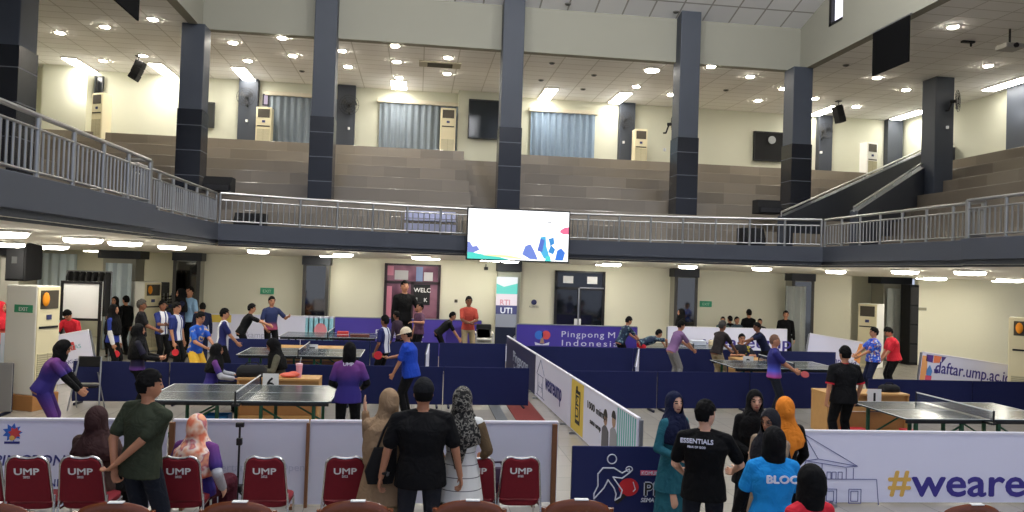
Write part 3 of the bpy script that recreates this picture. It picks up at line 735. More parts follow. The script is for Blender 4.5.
p = AY(871, 320, 23.3); ac(p.x, 23.3, 0, .62, .6, 2.12, -.95, 'white air conditioner with ivory front in the right recess', m_acw, m_ac)
p = AY(1021, 350, 16.0); ac(p.x + .24, 16.0, 0, .85, .6, 2.12, -.75, 'ivory air conditioner with orange ribbon at the right edge', m_ac, m_ac, True)
# ------------------------------------------------------------------ curtains upstairs and down
def curtain(x0, x1, y, z0, z1, label, m=None, rail=True, rz=0, cat='curtain'):
    w = x1 - x0; t = thing('curtain', label, cat, ((x0 + x1) / 2, y, z0), rz)
    n = max(12, int(w * 22)); pts = []
    M = MB(); vs = []
    for k in (0, 1):
        for i in range(n + 1):
            vs.append((-w / 2 + w * i / n, .05 * math.sin(i * 1.05) + .02 * math.sin(i * .37 + k), (z1 - z0) * k))
    M.add(vs, [(i, i + 1, n + 2 + i, n + 1 + i) for i in range(n)])
    vs2 = [(x, y_ + .012, z) for x, y_, z in vs]; M.add(vs2, [(i + 1, i, n + 1 + i, n + 2 + i) for i in range(n)])
    M.build('curtain_cloth', m or m_curt, t, smooth=True, fix=False)
    if rail: MB().box(-w / 2 - .1, w / 2 + .1, -.1, .12, z1 - z0 - .02, z1 - z0 + .14).build('pelmet', mat('pelmet', (206, 198, 176), .6), t, bevel=.01)
    return t
m_curt = mat('curtain_grey', (128, 138, 146), .85, noise=.08, scale=5); m_curt_b = mat('curtain_blue', (132, 150, 168), .85, noise=.08, scale=5); m_curt_l = mat('curtain_pale', (190, 202, 208), .85, noise=.06, scale=5)
def up_curtain(xa, xb, y0, y1, lab, m):
    a, b = AY(xa, y0, YU - .12), AY(xb, y1, YU - .12); curtain(a.x, b.x, YU - .16, b.z - .3, a.z, lab, m)
up_curtain(268, 337, 95, 141, 'grey curtain upstairs left, beside an air conditioner', m_curt)
up_curtain(380, 458, 102, 151, 'grey curtain upstairs between the grey pier and the dark window', m_curt)
up_curtain(531, 594, 111, 157, 'bluish curtain upstairs right of the tall middle pillar', m_curt_b)
# ------------------------------------------------------------------ boards and windows upstairs
def framed(xa, ya, xb, yb, Y, name, label, cat, mp, mf, th=.06, fw=.05):
    a, b = AY(xa, ya, Y), AY(xb, yb, Y); w, h = b.x - a.x, a.z - b.z
    t = thing(name, label, cat, ((a.x + b.x) / 2, Y, b.z))
    MB().box(-w / 2, w / 2, -.02, th, 0, h).build('panel', mp, t)
    for q in ((-w / 2, -w / 2 + fw, 0, h), (w / 2 - fw, w / 2, 0, h), (-w / 2 + fw, w / 2 - fw, 0, fw), (-w / 2 + fw, w / 2 - fw, h - fw, h)):
        MB().box(q[0], q[1], -.05, .0, q[2], q[3]).build('frame_bar', mf, t)
    return t, w, h
framed(469, 99, 499, 140, YU - .72, 'dark_window', 'dark window in the pier upstairs beside the middle pillar', 'window', mat('night_glass', (44, 50, 56), .15), mat('dark_frame', (50, 52, 54), .5))
framed(205, 102, 214, 128, YU - .12, 'notice_board', 'dark board upstairs right of the left beam pillar', 'board', mat('board_dark', (52, 54, 52), .7), mat('dark_frame', (50, 52, 54), .5))
t, w, h = framed(754, 131, 783, 162, YU - .12, 'exhaust_panel', 'square black panel with an exhaust fan upstairs right', 'exhaust fan', m_black_soft, m_black)
MB().lathe([(.13, 0), (.17, 0), (.17, .04), (.13, .04)]).build('fan_ring', mat('fan_ring', (150, 154, 156), .4), t).matrix_local = Matrix.Translation((.12, -.05, h * .72)) @ Matrix.Rotation(PI / 2, 4, 'X')
# window slit with daylight between pier and curtain
framed(263, 94, 269, 106, YU - .10, 'narrow_window', 'narrow daylit window beside the left curtain upstairs', 'window', emit('slit', (200, 180, 210), .6), m_black)
framed(95, 76, 103, 98, YU - .12, 'narrow_window', 'narrow dark window upstairs at the far left', 'window', m_glass, mat('dark_frame', (50, 52, 54), .5))
# fans on piers
def wall_fan(px, py, Y, r, label, rz=0, lift=0):
    p = AY(px, py, Y); t = thing('wall_fan', label, 'fan', p, rz)
    R = Matrix.Rotation(PI / 2, 4, 'X')
    g = MB()
    for k in range(4): 
        rr = r * (.25 + .25 * k); g.path([(rr * math.cos(a), rr * math.sin(a), .03) for a in [2 * PI * j / 16 for j in range(17)]], .008, 5)
    for k in range(12): a = 2 * PI * k / 12; g.seg((0, 0, .05), (r * math.cos(a), r * math.sin(a), .03), .006, n=5, flat=True)
    o = g.build('guard', m_black, t); o.matrix_local = R
    b = MB()
    for k in range(3):
        a = 2 * PI * k / 3; b.add([(.04 * math.cos(a), .04 * math.sin(a), -.01), (r * .85 * math.cos(a + .1), r * .85 * math.sin(a + .1), -.02), (r * .85 * math.cos(a + .9), r * .85 * math.sin(a + .9), .02), (.04 * math.cos(a + 1.2), .04 * math.sin(a + 1.2), .01)], [(0, 1, 2, 3), (3, 2, 1, 0)])
    o = b.build('blades', mat('fan_blade', (60, 62, 66), .4), t, fix=False); o.matrix_local = R
    MB().seg((0, .02, 0), (0, .2, 0), .06, flat=True).build('motor', m_black, t)
    MB().path([(0, .15, -.02), (0, .25, -.3), (0, .35, -.3)], .03).build('bracket', m_black, t)
    MB().box(-.04, .04, .24, .32, -.95, -.85).build('switch_box', m_white, t)
    return t
wall_fan(246, 97, YU - .62, .36, 'black fan on the grey pier behind the left beam pillar')
wall_fan(349, 105, YU - .62, .40, 'black fan on the grey pier right of the first curtain')
wall_fan(626, 120, YU - .62, .34, 'black fan on the grey pier over an air conditioner')
wall_fan(825, 131, YU - .62, .34, 'black fan on the pier behind the right beam pillar')
wall_fan(957, 101, YW - .72 + .1, .38, 'black fan fixed to the plain right pillar', .7)
wall_fan(673, 124, 25.4, .3, 'black fan half hidden by the pillar right of the screen', .9)
# hanging loudspeakers
def hang_speaker(px, py, label, tilt):
    p = AZ(px, py, ZL); t = thing('hanging_loudspeaker', label, 'loudspeaker', p)
    for k, (dz, a) in enumerate([(-.32, -.25), (-.54, 0), (-.76, .25)]):
        c_ = Matrix.Translation((tilt * (k - .6) * -.22, 0, dz)) @ Matrix.Rotation(tilt + a * .4, 4, 'Y')
        b = MB().box(-.15, .15, -.2, .2, -.125, .125); b.v = [tuple(c_ @ Vector(v)) for v in b.v]
        b.build('speaker_box', m_black_soft, t, bevel=.03)
    MB().seg((0, 0, -.25), (0, 0, 0), .025, flat=True).build('hanging_rod', m_black, t); MB().box(-.1, .1, -.1, .1, -.03, 0).build('ceiling_plate', m_black, t)
hang_speaker(139, 56, 'black loudspeaker cluster hanging left under the upper ceiling', .4)
hang_speaker(838.5, 101, 'black loudspeaker cluster hanging right under the upper ceiling', -.3)
# ceiling projector at right
p = AZ(1010, 29, ZL); t = thing('ceiling_projector', 'white projector hanging from the ceiling at the upper right', 'projector', p)
MB().seg((0, 0, 0), (0, 0, -.45), .03, flat=True).build('drop_pole', m_black, t)
MB().box(-.28, .28, -.22, .22, -.6, -.45).build('projector_body', mat('projector_grey', (170, 166, 156), .5), t, bevel=.03)
MB().seg((0, -.22, -.53), (0, -.27, -.53), .07, flat=True).build('projector_lens', m_black, t)
p = AZ(968, 41, ZL); t = thing('ceiling_bracket', 'small dark bracket on the ceiling left of the projector', 'bracket', p)
MB().box(-.2, .2, -.06, .06, -.06, 0).build('bracket_plate', m_black, t, bevel=.01); MB().seg((.1, 0, -.05), (.1, 0, -.16), .03, flat=True).build('bracket_stub', m_black, t)
# black banners hanging from the beam edges
def banner_hang(X, ya, yb, z0, z1, label):
    t = thing('hanging_banner', label, 'banner', (X, (ya + yb) / 2, z1))
    w = yb - ya
    MB().box(-.02, .02, -w / 2, w / 2, z0 - z1, 0).build('banner_cloth', mat('banner_black', (9, 9, 10), .95, 0, .1), t)
    MB().seg((0, -w / 2 - .05, 0), (0, w / 2 + .05, 0), .03, flat=True).build('banner_rod', m_steel_d, t)
X_ = XBR - .06
ya, yb = AX(910, 14, X_).y, AX(873.5, 33, X_).y
banner_hang(X_, ya, yb, AX(873.5, 76, X_).z, AX(873.5, 33, X_).z, 'black square banner hanging from the right beam')
X_ = XBL + .06
y2 = AX(138, 20, X_).y; banner_hang(X_, y2 - 4.2, y2, AX(138, 21, X_).z, AX(138, 21, X_).z + 2.2, 'black banner hanging from the left beam, its lower corner in view')
# monitors / boxes on the balcony
def box_thing(px, py, Y, w, d, h, z, name, label, cat, rz=0, m=None, wedge=True):
    p = AY(px, py, Y); t = thing(name, label, cat, (p.x, Y, z), rz)
    M = MB()
    if wedge: M.prism([(-d / 2, 0), (d / 2, 0), (d / 2, h), (-d * .2, h), (-d / 2, h * .45)], 'x', -w / 2, w / 2)
    else: M.box(-w / 2, w / 2, -d / 2, d / 2, 0, h)
    M.build('cabinet', m or m_black_soft, t, bevel=.015)
    MB().box(-w * .42, w * .42, -d * .54, -d * .5, h * .08, h * .42).build('grille', mat('speaker_grille', (34, 34, 37), .7), t)
    return t
box_thing(219, 186, 22.9, .8, .6, .45, AY(216, 192, 22.9).z, 'floor_monitor', 'dark wedge loudspeaker on the left tiers behind the corner railing', 'loudspeaker')
box_thing(251, 216, 20.9, .8, .5, .35, ZF, 'floor_monitor', 'dark wedge loudspeaker on the balcony floor left', 'loudspeaker')
box_thing(751, 238, 21.3, .7, .5, .55, ZF, 'floor_monitor', 'dark wedge loudspeaker on the balcony floor right of the screen', 'loudspeaker')
box_thing(767, 210, 23.1, .8, .5, .45, AY(767, 214, 23.1).z, 'floor_monitor', 'dark wedge loudspeaker on the right tiers left of the pillar', 'loudspeaker')
p = AY(430, 228, 22.1); t = thing('folding_bench', 'white bench, tinted by painted bluish light, behind the railing left of the screen', 'bench', (p.x, 22.12, ZF))
m_bluelit = mat('bench_white_bluelit', (186, 188, 214), .6)  # white boards, the bluish light on them put into the colour
MB().box(-.75, .75, -.2, .2, .40, .46).build('seat_board', m_bluelit, t, bevel=.01); MB().box(-.75, .75, .17, .21, .5, .72).build('back_board', m_bluelit, t, bevel=.01)
MB().box(-.75, .75, -.2, -.17, .08, .32).build('front_board', m_bluelit, t, bevel=.01)
for sx in (-.65, .65): MB().path([(sx, -.17, 0), (sx, -.17, .42)], .02).build('leg', m_steel_d, t); MB().path([(sx, .19, 0), (sx, .19, .72)], .02).build('leg', m_steel_d, t)
# ------------------------------------------------------------------ led screen
Ys = YS
a, b = AY(467.5, 206.5, Ys), AY(569, 262.5, Ys); w, h = b.x - a.x, AY(518, 209, Ys).z - AY(518, 261.5, Ys).z; zm = (AY(518, 209, Ys).z + AY(518, 261.5, Ys).z) / 2
t = thing('led_screen', 'large lit screen hung on the balcony edge, pale sports picture', 'screen', ((a.x + b.x) / 2, Ys, zm - h / 2))
MB().box(-w / 2, w / 2, 0, .1, 0, h).build('housing', m_black, t, bevel=.01)
MB().box(-w / 2 + .04, w / 2 - .04, -.006, .002, .04, h - .04).build('display', emit('screen_white', (252, 253, 255), 1.35), t)
def scr(name, pts, c, k, s=1.0): return MB().prism([((u_ - .5) * (w - .08), .04 + v_ * (h - .08)) for u_, v_ in pts], 'y', -.006 - .002 * k, -.006).build(name, emit('screen_' + name, c, s), t)
scr('teal_wave', [(0, 0), (.42, 0), (.3, .055), (.12, .10), (0, .14)], (60, 205, 190), 1)
scr('gold_ribbon', [(.15, .075), (.3, .05), (.52, .02), (.55, .04), (.4, .09), (.2, .10)], (240, 225, 170), 2)
scr('blue_player', [(0, .13), (.06, .12), (.12, .18), (.09, .26), (.05, .24), (.02, .33), (0, .33)], (110, 125, 200), 3)
scr('violet_shoulder', [(.54, .12), (.62, .03), (.7, .02), (.66, .2), (.62, .33), (.57, .29)], (100, 125, 205), 1)
scr('teal_shirt', [(.7, .26), (.76, .05), (.82, .05), (.78, .3), (.77, .5), (.72, .48)], (60, 170, 215), 2)
scr('navy_shirt', [(.69, .2), (.74, .18), (.76, .42), (.72, .45)], (70, 100, 190), 3)
scr('cyan_number', [(.8, .45), (.85, .48), (.86, .36), (.83, .32), (.87, .24), (.85, .14), (.8, .18), (.82, .3)], (30, 130, 200), 4)
scr('blue_shorts', [(.87, .02), (.95, .02), (.97, .18), (.93, .27), (.89, .22)], (30, 110, 210), 2)
scr('teal_corner', [(.77, 0), (.83, 0), (.82, .1), (.78, .1)], (60, 205, 200), 5)
scr('red_dot', [(.91, .59), (.95, .55), (1, .56), (1, .70), (.96, .69), (.92, .64)], (235, 100, 140), 2)
scr('hair_dark', [(.775, .76), (.79, .79), (.82, .79), (.84, .76), (.82, .775), (.79, .775)], (90, 100, 110), 4, .6)
for k in range(3): MB().box(-w * .4 + k * w * .4 - .03, -w * .4 + k * w * .4 + .03, .1, .19, .1, h - .1).build('mounting_bracket', m_steel_d, t)
# lit poster panel on the pillar below the screen
x = AY(507, 290, 23.9).x; t = thing('lit_poster', 'tall lit poster on the pillar below the screen, teal top and navy letters', 'poster', (x, 23.93, 0))
def slab(n, z0, z1, m, k=0): return MB().box(-.34, .34, -.02 - .002 * k, .03, z0, z1).build(n, m, t)
slab('teal_field', 2.07, 2.62, emit('poster_teal', (90, 215, 200), .8)); slab('pink_field', 1.70, 2.07, emit('poster_pink', (235, 222, 228), .8)); slab('navy_field', 1.42, 1.70, emit('poster_navy', (40, 50, 120), .6)); slab('grey_field', 1.0, 1.42, mat('poster_grey', (150, 156, 170), .5)); slab('dark_field', 0, 1.0, mat('poster_base', (18, 26, 52), .5))
MB().prism([(-.34, 2.4), (-.1, 2.3), (.34, 2.42), (.34, 2.62), (-.34, 2.62)], 'y', -.024, -.018).build('white_wave', emit('poster_white', (240, 244, 248), .8), t)
text('poster_lettering', 'RTI', .24, (-.05, -.026, 1.72), FACE, emit('poster_red', (225, 150, 160), .7), t, 'CENTER', bold=.02)
text('poster_lettering', 'UTI', .26, (0, -.026, 1.45), FACE, emit('poster_white', (240, 244, 248), .8), t, 'CENTER', bold=.02)
# ------------------------------------------------------------------ doors in the back wall
def door(name, xa, xb, ytop, label, mg, mf):
    a, b = AY(xa, ytop, YW), AY(xb, ytop, YW); w = b.x - a.x; H = min((a.z + b.z) / 2, ZC - .03); x0 = a.x
    o = struct(name, MB().box(x0, x0 + w, YW - .06, YW + .01, 0.01, H), mg, label, 'door')
    for k, (u0, u1, v0, v1) in enumerate([(0, .05, 0, H), (.475, .525, 0, H * .80), (.95, 1, 0, H), (0, 1, H - .06, H), (0, 1, H * .78, H * .81), (0, 1, .01, .1)]):
        MB().box(x0 + w * u0, x0 + w * u1, YW - .1, YW - .05, v0, v1).build('frame_bar', mf, o)
    return o, x0, w, H
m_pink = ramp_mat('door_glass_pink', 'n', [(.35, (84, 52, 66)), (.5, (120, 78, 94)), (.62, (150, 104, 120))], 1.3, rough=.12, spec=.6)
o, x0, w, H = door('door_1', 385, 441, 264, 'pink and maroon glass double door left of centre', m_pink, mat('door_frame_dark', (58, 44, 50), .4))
def pane(u0, u1, v0, v1, m, nm='reflection_patch', k=0): return MB().box(x0 + w * u0, x0 + w * u1, YW - .075 - .004 * k, YW - .06, v0, v1).build(nm, m, o)
pane(.02, .16, 2.55, 2.85, mat('pink_reflection', (205, 130, 150), .3)); pane(.18, .42, 2.42, 2.72, mat('pale_paper', (190, 188, 190), .6), 'paper_notice'); pane(.7, .86, 2.4, 2.68, mat('pale_paper', (190, 188, 190), .6), 'paper_notice'); pane(.03, .14, 1.2, 2.2, mat('pink_reflection', (205, 130, 150), .3)); pane(.56, .68, 2.35, 2.85, mat('blue_reflection', (120, 136, 176), .3))  # pink and blue slabs paint reflections on the door glass
sgn = pane(.50, .82, 1.62, 2.28, m_black, 'welcome_sign', 1)
text('sign_lettering', 'WELC', .2, (x0 + w * .53, YW - .09, 2.03), FACE, m_white, sgn, bold=.01)
text('sign_lettering', 'E    K', .18, (x0 + w * .55, YW - .09, 1.72), FACE, m_white, sgn, bold=.01)
o, x0, w, H = door('door_2', 555, 605, 271, 'dark glass double door right of centre with paper notices', m_glass, mat('door_frame_black', (30, 30, 32), .4))
pane(.16, .36, H - .42, H - .18, m_white, 'paper_notice'); pane(.64, .84, H - .42, H - .18, m_white, 'paper_notice')
MB().box(x0 + w * .46, x0 + w * .49, YW - .13, YW - .1, .4, H * .8).build('pull_handle', m_steel, o); MB().box(x0 + w * .49, x0 + w * .97, YW - .12, YW - .1, H * .8, H * .8 + .04).build('door_closer_bar', m_steel_d, o)
MB().box(x0 + w * .40, x0 + w * .53, YW - .12, YW - .1, .95, 1.3).build('lock_plate', m_white, o)
# signs on the back wall
def exit_sign(px, py, label, w=.42):
    p = AY(px, py, YW - .05); t = thing('exit_sign', label, 'sign', p)
    MB().box(-w / 2, w / 2, 0, .04, -.1, .1).build('sign_plate', mat('exit_green_plate', (60, 160, 120), .4), t, bevel=.006)
    text('sign_lettering', 'EXIT', .13, (0, -.004, -.05), FACE, mat('exit_text', (190, 230, 200), .5), t, 'CENTER')
exit_sign(267, 291, 'green exit sign on the wall left of the pink door'); exit_sign(706, 304, 'green exit sign on the wall right of the dark door')
p = AY(534, 304, YW - .02); t = thing('wall_plaque', 'small navy emblem with lettering on the wall left of the dark door', 'sign', p)
MB().ell((0, 0, .06), (.09, .012, .09)).build('emblem', mat('plaque_navy', (50, 54, 100), .5), t)
text('plaque_lettering', 'RUANG', .09, (0, 0, -.12), FACE, mat('plaque_text', (120, 118, 100), .6), t, 'CENTER')
p = AY(486, 268.5, YW - .1); t = thing('wall_camera', 'tiny dark camera on the wall left of the lit poster', 'camera', p); MB().box(-.06, .06, -.1, .1, -.05, .05).build('camera_body', m_black, t, bevel=.01); MB().seg((0, .05, .05), (0, .05, .14), .015, flat=True).build('camera_mount', m_black, t)
p = AY(456, 301, YW - .02); t = thing('wall_socket', 'small dark socket on the wall beside the pink door', 'socket', p); MB().box(-.05, .05, -.02, .03, -.05, .05).build('socket_plate', mat('socket', (70, 66, 56), .5), t, bevel=.005)
p = AY(922, 309, 24.18); t = thing('wall_notice', 'small grey plate on the wall at the right', 'sign', p); MB().box(-.16, .16, -.02, .02, -.05, .05).build('notice_plate', mat('notice_grey', (150, 146, 120), .5), t, bevel=.004)
# ------------------------------------------------------------------ left recess: curtains, board, speaker
def low_curtain(xa, xb, Y, lab, m, ztop=2.9):
    a, b = AY(xa, 300, Y), AY(xb, 300, Y); curtain(a.x, b.x, Y, .05, ztop, lab, m, False)
low_curtain(-12, 12, 18.9, 'pale curtain at the far left edge', m_curt_l, 2.62)
low_curtain(36, 76, 27.9, 'pale curtain behind the whiteboard', m_curt_l)
low_curtain(104, 131, 24.0, 'pale curtain before the wide pillar', m_curt_l, 2.66)
low_curtain(786, 806, 23.9, 'grey curtain on the mirror pillar at the right', mat('curtain_mid', (160, 164, 160), .8, noise=.06, scale=5), 2.62)
low_curtain(887, 907, 25.0, 'grey curtain in the right recess', mat('curtain_mid', (160, 164, 160), .8), 2.64)
p = AY(26, 262, 17.6); t = thing('wall_loudspeaker', 'big black loudspeaker fixed to the pillar at the far left', 'loudspeaker', (p.x, 17.6, AY(24, 281, 17.6).z), -.25)
hh = AY(24, 242, 17.6).z - AY(24, 281, 17.6).z
MB().prism([(-.30, 0), (.2, .04), (.2, hh * .92), (-.30, hh)], 'x', -.24, .24).build('cabinet', m_black_soft, t, bevel=.02)
MB().box(-.21, .21, -.32, -.295, .05, hh - .05).build('grille', mat('speaker_grille', (34, 34, 37), .7), t); MB().seg((0, .3, hh * .5), (-.35, .3, hh * .5), .05, flat=True).build('bracket', m_steel_d, t)
MB().box(-.06, .06, -.335, -.315, hh * .45, hh * .62).build('badge', m_steel_d, t)
t, w, h = framed(62, 280.5, 101, 321, 19.6, 'whiteboard', 'large whiteboard on a black stand at the left', 'whiteboard', m_white, m_black, .04, .06)
for sx in (-1, 1): MB().box(sx * w * .46 - .03, sx * w * .46 + .03, -.02, .04, -t.location.z, 0).build('leg', m_black, t); MB().box(sx * w * .46 - .03, sx * w * .46 + .03, -.3, .3, -t.location.z, -t.location.z + .05).build('foot', m_black, t)
m_rack = mat('rack_black', (30, 30, 31), .7, noise=.2, scale=6)
def chair_stack(px, Y, n, lab, z=0):
    p = AY(px, 300, Y); t = thing('chair_stack', lab, 'stacked chairs', (p.x, Y, z))
    for k in range(n):
        dz = .1 * k
        MB().box(-.2, .2, -.22, .2, .42 + dz, .47 + dz).build('seat', m_rack, t, bevel=.02); MB().box(-.2, .2, .18 + .01 * k, .22 + .01 * k, .55 + dz, .92 + dz).build('backrest', m_rack, t, bevel=.02)
    for sx in (-.19, .19):
        for sy in (-.2, .2): MB().seg((sx, sy, 0), (sx, sy, .45 + .1 * n), .015, flat=True).build('leg', m_steel_d, t)
for i, px in enumerate([145, 160, 175]): chair_stack(px, 27.2, 12, 'tall stack of dark chairs in the left recess, %s from the left' % ORD[i])
p = AY(86, 277, 20.4); t = thing('costume_rack', 'rack of dark clothes behind the whiteboard', 'rack', (p.x, 20.6, 0))
MB().path([(-.55, 0, 2.45), (.55, 0, 2.45)], .02).build('rail', m_steel_d, t)
for sx in (-.55, .55): MB().path([(sx, 0, 0), (sx, 0, 2.45)], .02).build('upright', m_steel_d, t); MB().path([(sx, -.25, .03), (sx, .25, .03)], .02).build('foot', m_steel_d, t)
for k in range(7):
    M = MB(); xx = -.46 + k * .153; M.loft([(Vector((xx, 0, 1.3)), .06, .2, Vector((1, 0, 0)), Vector((0, 1, 0))), (Vector((xx, 0, 2.3)), .07, .22, Vector((1, 0, 0)), Vector((0, 1, 0))), (Vector((xx, 0, 2.44)), .05, .1, Vector((1, 0, 0)), Vector((0, 1, 0)))], 10); M.build('garment', m_rack, t, smooth=True)
# dark pillar / shelf right of the curtain in the recess
a = AY(909, 300, 24.1).x; b = AY(918, 300, 24.1).x
t = thing('dark_cabinet', 'tall dark cabinet between the grey curtain and the bright wall', 'cabinet', ((a + b) / 2, 24.3, 0)); w = b - a
MB().box(-w / 2, w / 2, -.25, .25, 0, 2.8).build('carcass', m_black_soft, t, bevel=.01)
for k in range(4): MB().box(-w * .4, w * .4, -.27, -.25, .1 + k * .67, .7 + k * .67).build('door', mat('cabinet_door', (34, 32, 30), .4), t, bevel=.005)
# ------------------------------------------------------------------ blue court barriers
m_navy = mat('barrier_navy', (9, 20, 72), .8, noise=.08, scale=3); m_navy_d = mat('barrier_frame', (14, 20, 48), .6)
m_ban = mat('banner_white', (226, 226, 246), .6, noise=.02, scale=2)
def barrier(x0, y0, x1, y1, label, h=.83, m=None, group=None, name='court_barrier'):
    v = Vector((x1 - x0, y1 - y0, 0)); L = v.length; rz = math.atan2(v.y, v.x)
    t = thing(name, label, 'barrier', ((x0 + x1) / 2, (y0 + y1) / 2, 0), rz, group)
    MB().box(-L / 2 + .01, L / 2 - .01, -.012, .012, .06, h).build('cover', m or m_navy, t, bevel=.008)
    MB().path([(-L / 2 + .02, .03, .05), (-L / 2 + .02, .03, h - .02), (L / 2 - .02, .03, h - .02), (L / 2 - .02, .03, .05)], .012, 6).build('frame', m_navy_d, t)
    for sx in (-1, 1): MB().box(sx * (L / 2 - .12) - .02, sx * (L / 2 - .12) + .02, -.16, .2, 0, .05).build('foot', m_navy_d, t, bevel=.006)
    return t
def barrier_row(pa, pb, n, where, group='navy court barriers', h=.83):
    a, b = Vector((*pa, 0)), Vector((*pb, 0))
    for i in range(n):
        p, q = a.lerp(b, i / n), a.lerp(b, (i + 1) / n)
        barrier(p.x, p.y, q.x, q.y, 'navy court barrier panel, %s from the left, %s' % (ORD[i], where), h, None, group)
def gx(px, py, Y): return AY(px, py, Y).x
YB = 15.3
barrier_row((gx(72, 380, YB), YB), (2.40, YB), 5, 'front row of left court')
barrier_row((3.0, 15.0), (gx(838, 380, 15.3), 15.3), 3, 'front row of right court')
barrier_row((gx(868, 385, 14.5), 14.5), (16.4, 14.3), 3, 'below the tilted web address banner')
barrier_row((gx(228, 345, 20.2), 20.2), (2.5, 20.2), 4, 'back row of left court')
barrier_row((3.0, 19.8), (gx(836, 355, 19.8), 19.8), 3, 'back row of right court')
# pale end panels between the rear courts
for px, ya, yb, lab in [(427, 17.2, 19.6, 'white narrow barrier seen end-on between the rear left courts'), (637, 15.6, 19.4, 'white narrow barrier seen end-on between the rear right courts')]:
    xa = gx(px - 1, 368, ya); xb = gx(px + 2, 350, yb); barrier(xa, ya, xb, yb, lab, .86, m_ban)
# ------------------------------------------------------------------ printed banners on frames
m_wood = mat('batten_wood', (120, 80, 52), .6, noise=.12, scale=14)
C_NAVY, C_PUR = mat('ink_navy', (42, 44, 120), .6), mat('ink_purple', (62, 52, 140), .6)
m_gold = mat('ink_gold', (222, 178, 90), .6); m_inkw = mat('ink_white', (226, 226, 240), .6)
def banner(x0, y0, x1, y1, h, label, m, post=None, rail=None, tilt=0, z=0, name='banner_board', posts=(0, 1), front=False):
    v = Vector((x1 - x0, y1 - y0, 0)); L = v.length; rz = math.atan2(v.y, v.x)
    t = thing(name, label, 'banner', ((x0 + x1) / 2, (y0 + y1) / 2, z), rz)
    if tilt: t.rotation_euler = (0, tilt, rz)
    MB().box(-L / 2, L / 2, -.01, .01, .03, h).build('banner_sheet', m, t)
    MB().box(-L / 2, L / 2, -.02, .03, h - .015, h + .015).build('top_rail', rail or m_steel_d, t, bevel=.005)
    for k in posts: x = -L / 2 + L * k; pw = .018 if (front and k == 1) else .03; MB().box(x - pw, x + pw, *((-.055, -.010) if front else (.012, .06)), 0, h - .016).build('post', post or m_steel_d, t, bevel=.004)
    for x in (-L * .4, L * .4): MB().box(x - .02, x + .02, -.12, .25, 0, .04).build('foot', post or m_steel_d, t)
    return t, L
m_railw = mat('banner_rail_white', (232, 230, 240), .5)
# foreground, left of the divider: three sheets
y_ = 9.0
xa, xb, xc, xd = gx(-60, 440, y_), gx(170, 440, y_), gx(309, 440, y_), gx(558, 440, y_)
t, L = banner(xa, y_ - .02, xb - .03, y_, 1.0, 'white foreground banner with the red and blue splash emblem at the left', m_ban, m_wood, m_railw, posts=(0,))
ex = gx(15, 433, y_) - (xa + xb) / 2; ez = AY(15, 432, y_).z
def splash(cx_, cz, r, m, k, n=9, name='splash_emblem', ph=0):
    pts = []
    for i in range(2 * n): a = ph + PI * i / n; q = r * (1 if i % 2 == 0 else .62); pts.append((cx_ + q * math.cos(a), cz + q * math.sin(a)))
    return MB().prism(pts, 'y', -.012 - .002 * k, -.010)
splash(ex, ez, .105, None, 1).build('splash_emblem', mat('ink_blue', (50, 100, 190), .6), t); splash(ex + .025, ez - .005, .07, None, 2, 7, ph=.3).build('splash_emblem', mat('ink_red', (205, 70, 70), .6), t); MB().ell((ex, -.014, ez - .06), (.03, .005, .03)).build('emblem_dot', m_gold, t); MB().box(ex - .08, ex + .08, -.013, -.009, ez - .125, ez - .10).build('emblem_word', C_NAVY, t)
text('banner_lettering', 'PINGPONG', .17, (gx(7, 458, y_) - (xa + xb) / 2 - .12, -.012, AY(35, 465, y_).z), FACE, C_NAVY, t, bold=.005, shear=.15)
text('banner_lettering', 'INDONESIA', .12, (gx(20, 478, y_) - (xa + xb) / 2, -.012, AY(35, 486, y_).z), FACE, C_NAVY, t)
t, L = banner(xb + .03, y_, xc - .01, y_, 1.0, 'plain pale back of a foreground banner left of the beige hijab woman', mat('banner_back', (204, 206, 222), .7, noise=.05, scale=3), m_wood, m_railw, front=True)
m_ghost = mat('print_through', (178, 184, 204), .7)
text('print_through', 'Pertandingan Open', .13, (L / 2 - .02, -.012, .42), FACE, m_ghost, t, 'RIGHT'); text('print_through', '& Mencari', .13, (L / 2 - .3, -.012, .28), FACE, m_ghost, t, 'RIGHT')
t, L = banner(xc + .01, y_, xd, y_ + .03, 1.0, 'long pale foreground banner behind the man in the black cap', mat('banner_back', (204, 206, 222), .7), m_wood, m_railw, posts=(.985,), front=True)
# foreground right banner
xa, xb = gx(800, 440, 8.95), 9.2
t, L = banner(xa, 8.95, xb, 8.85, .93, 'large white banner with a house drawing and purple hashtag lettering at the right', m_ban, m_steel_d, m_railw)
xm = (xa + xb) / 2
def bx(px): return gx(px, 470, 8.93) - xm
def bz(py, px=900): return AY(px, py, 8.93).z
text('hash_sign', '#', .45, (bx(888), -.012, bz(492.5, 900)), FACE, m_gold, t, bold=.02, sx=1.12)
text('banner_lettering', 'weareump', .52, (bx(911), -.012, bz(495, 930)), FACE, C_PUR, t, bold=.018, sx=1.22)
ln = MB(); lw = .006
def hl_(pts, close=False):
    P_ = [(bx(a), -.011, bz(b, a)) for a, b in pts]
    if close: P_.append(P_[0])
    for a, b in zip(P_, P_[1:]): ln.seg(a, b, lw, n=4, flat=True)
hl_([(803, 434), (818, 459), (857, 466)]); hl_([(803, 434), (857, 466), (845, 467), (806, 461), (818, 459)]); hl_([(803, 434), (806, 461), (803, 470)])
hl_([(810, 479), (876, 479), (879, 511)]); hl_([(846, 468), (846, 479)]); hl_([(853, 468), (853, 479)]); hl_([(822, 463), (822, 478)])
for x in (827, 832, 838): hl_([(x, 472), (x + 4, 472), (x + 4, 479), (x, 479)], True)
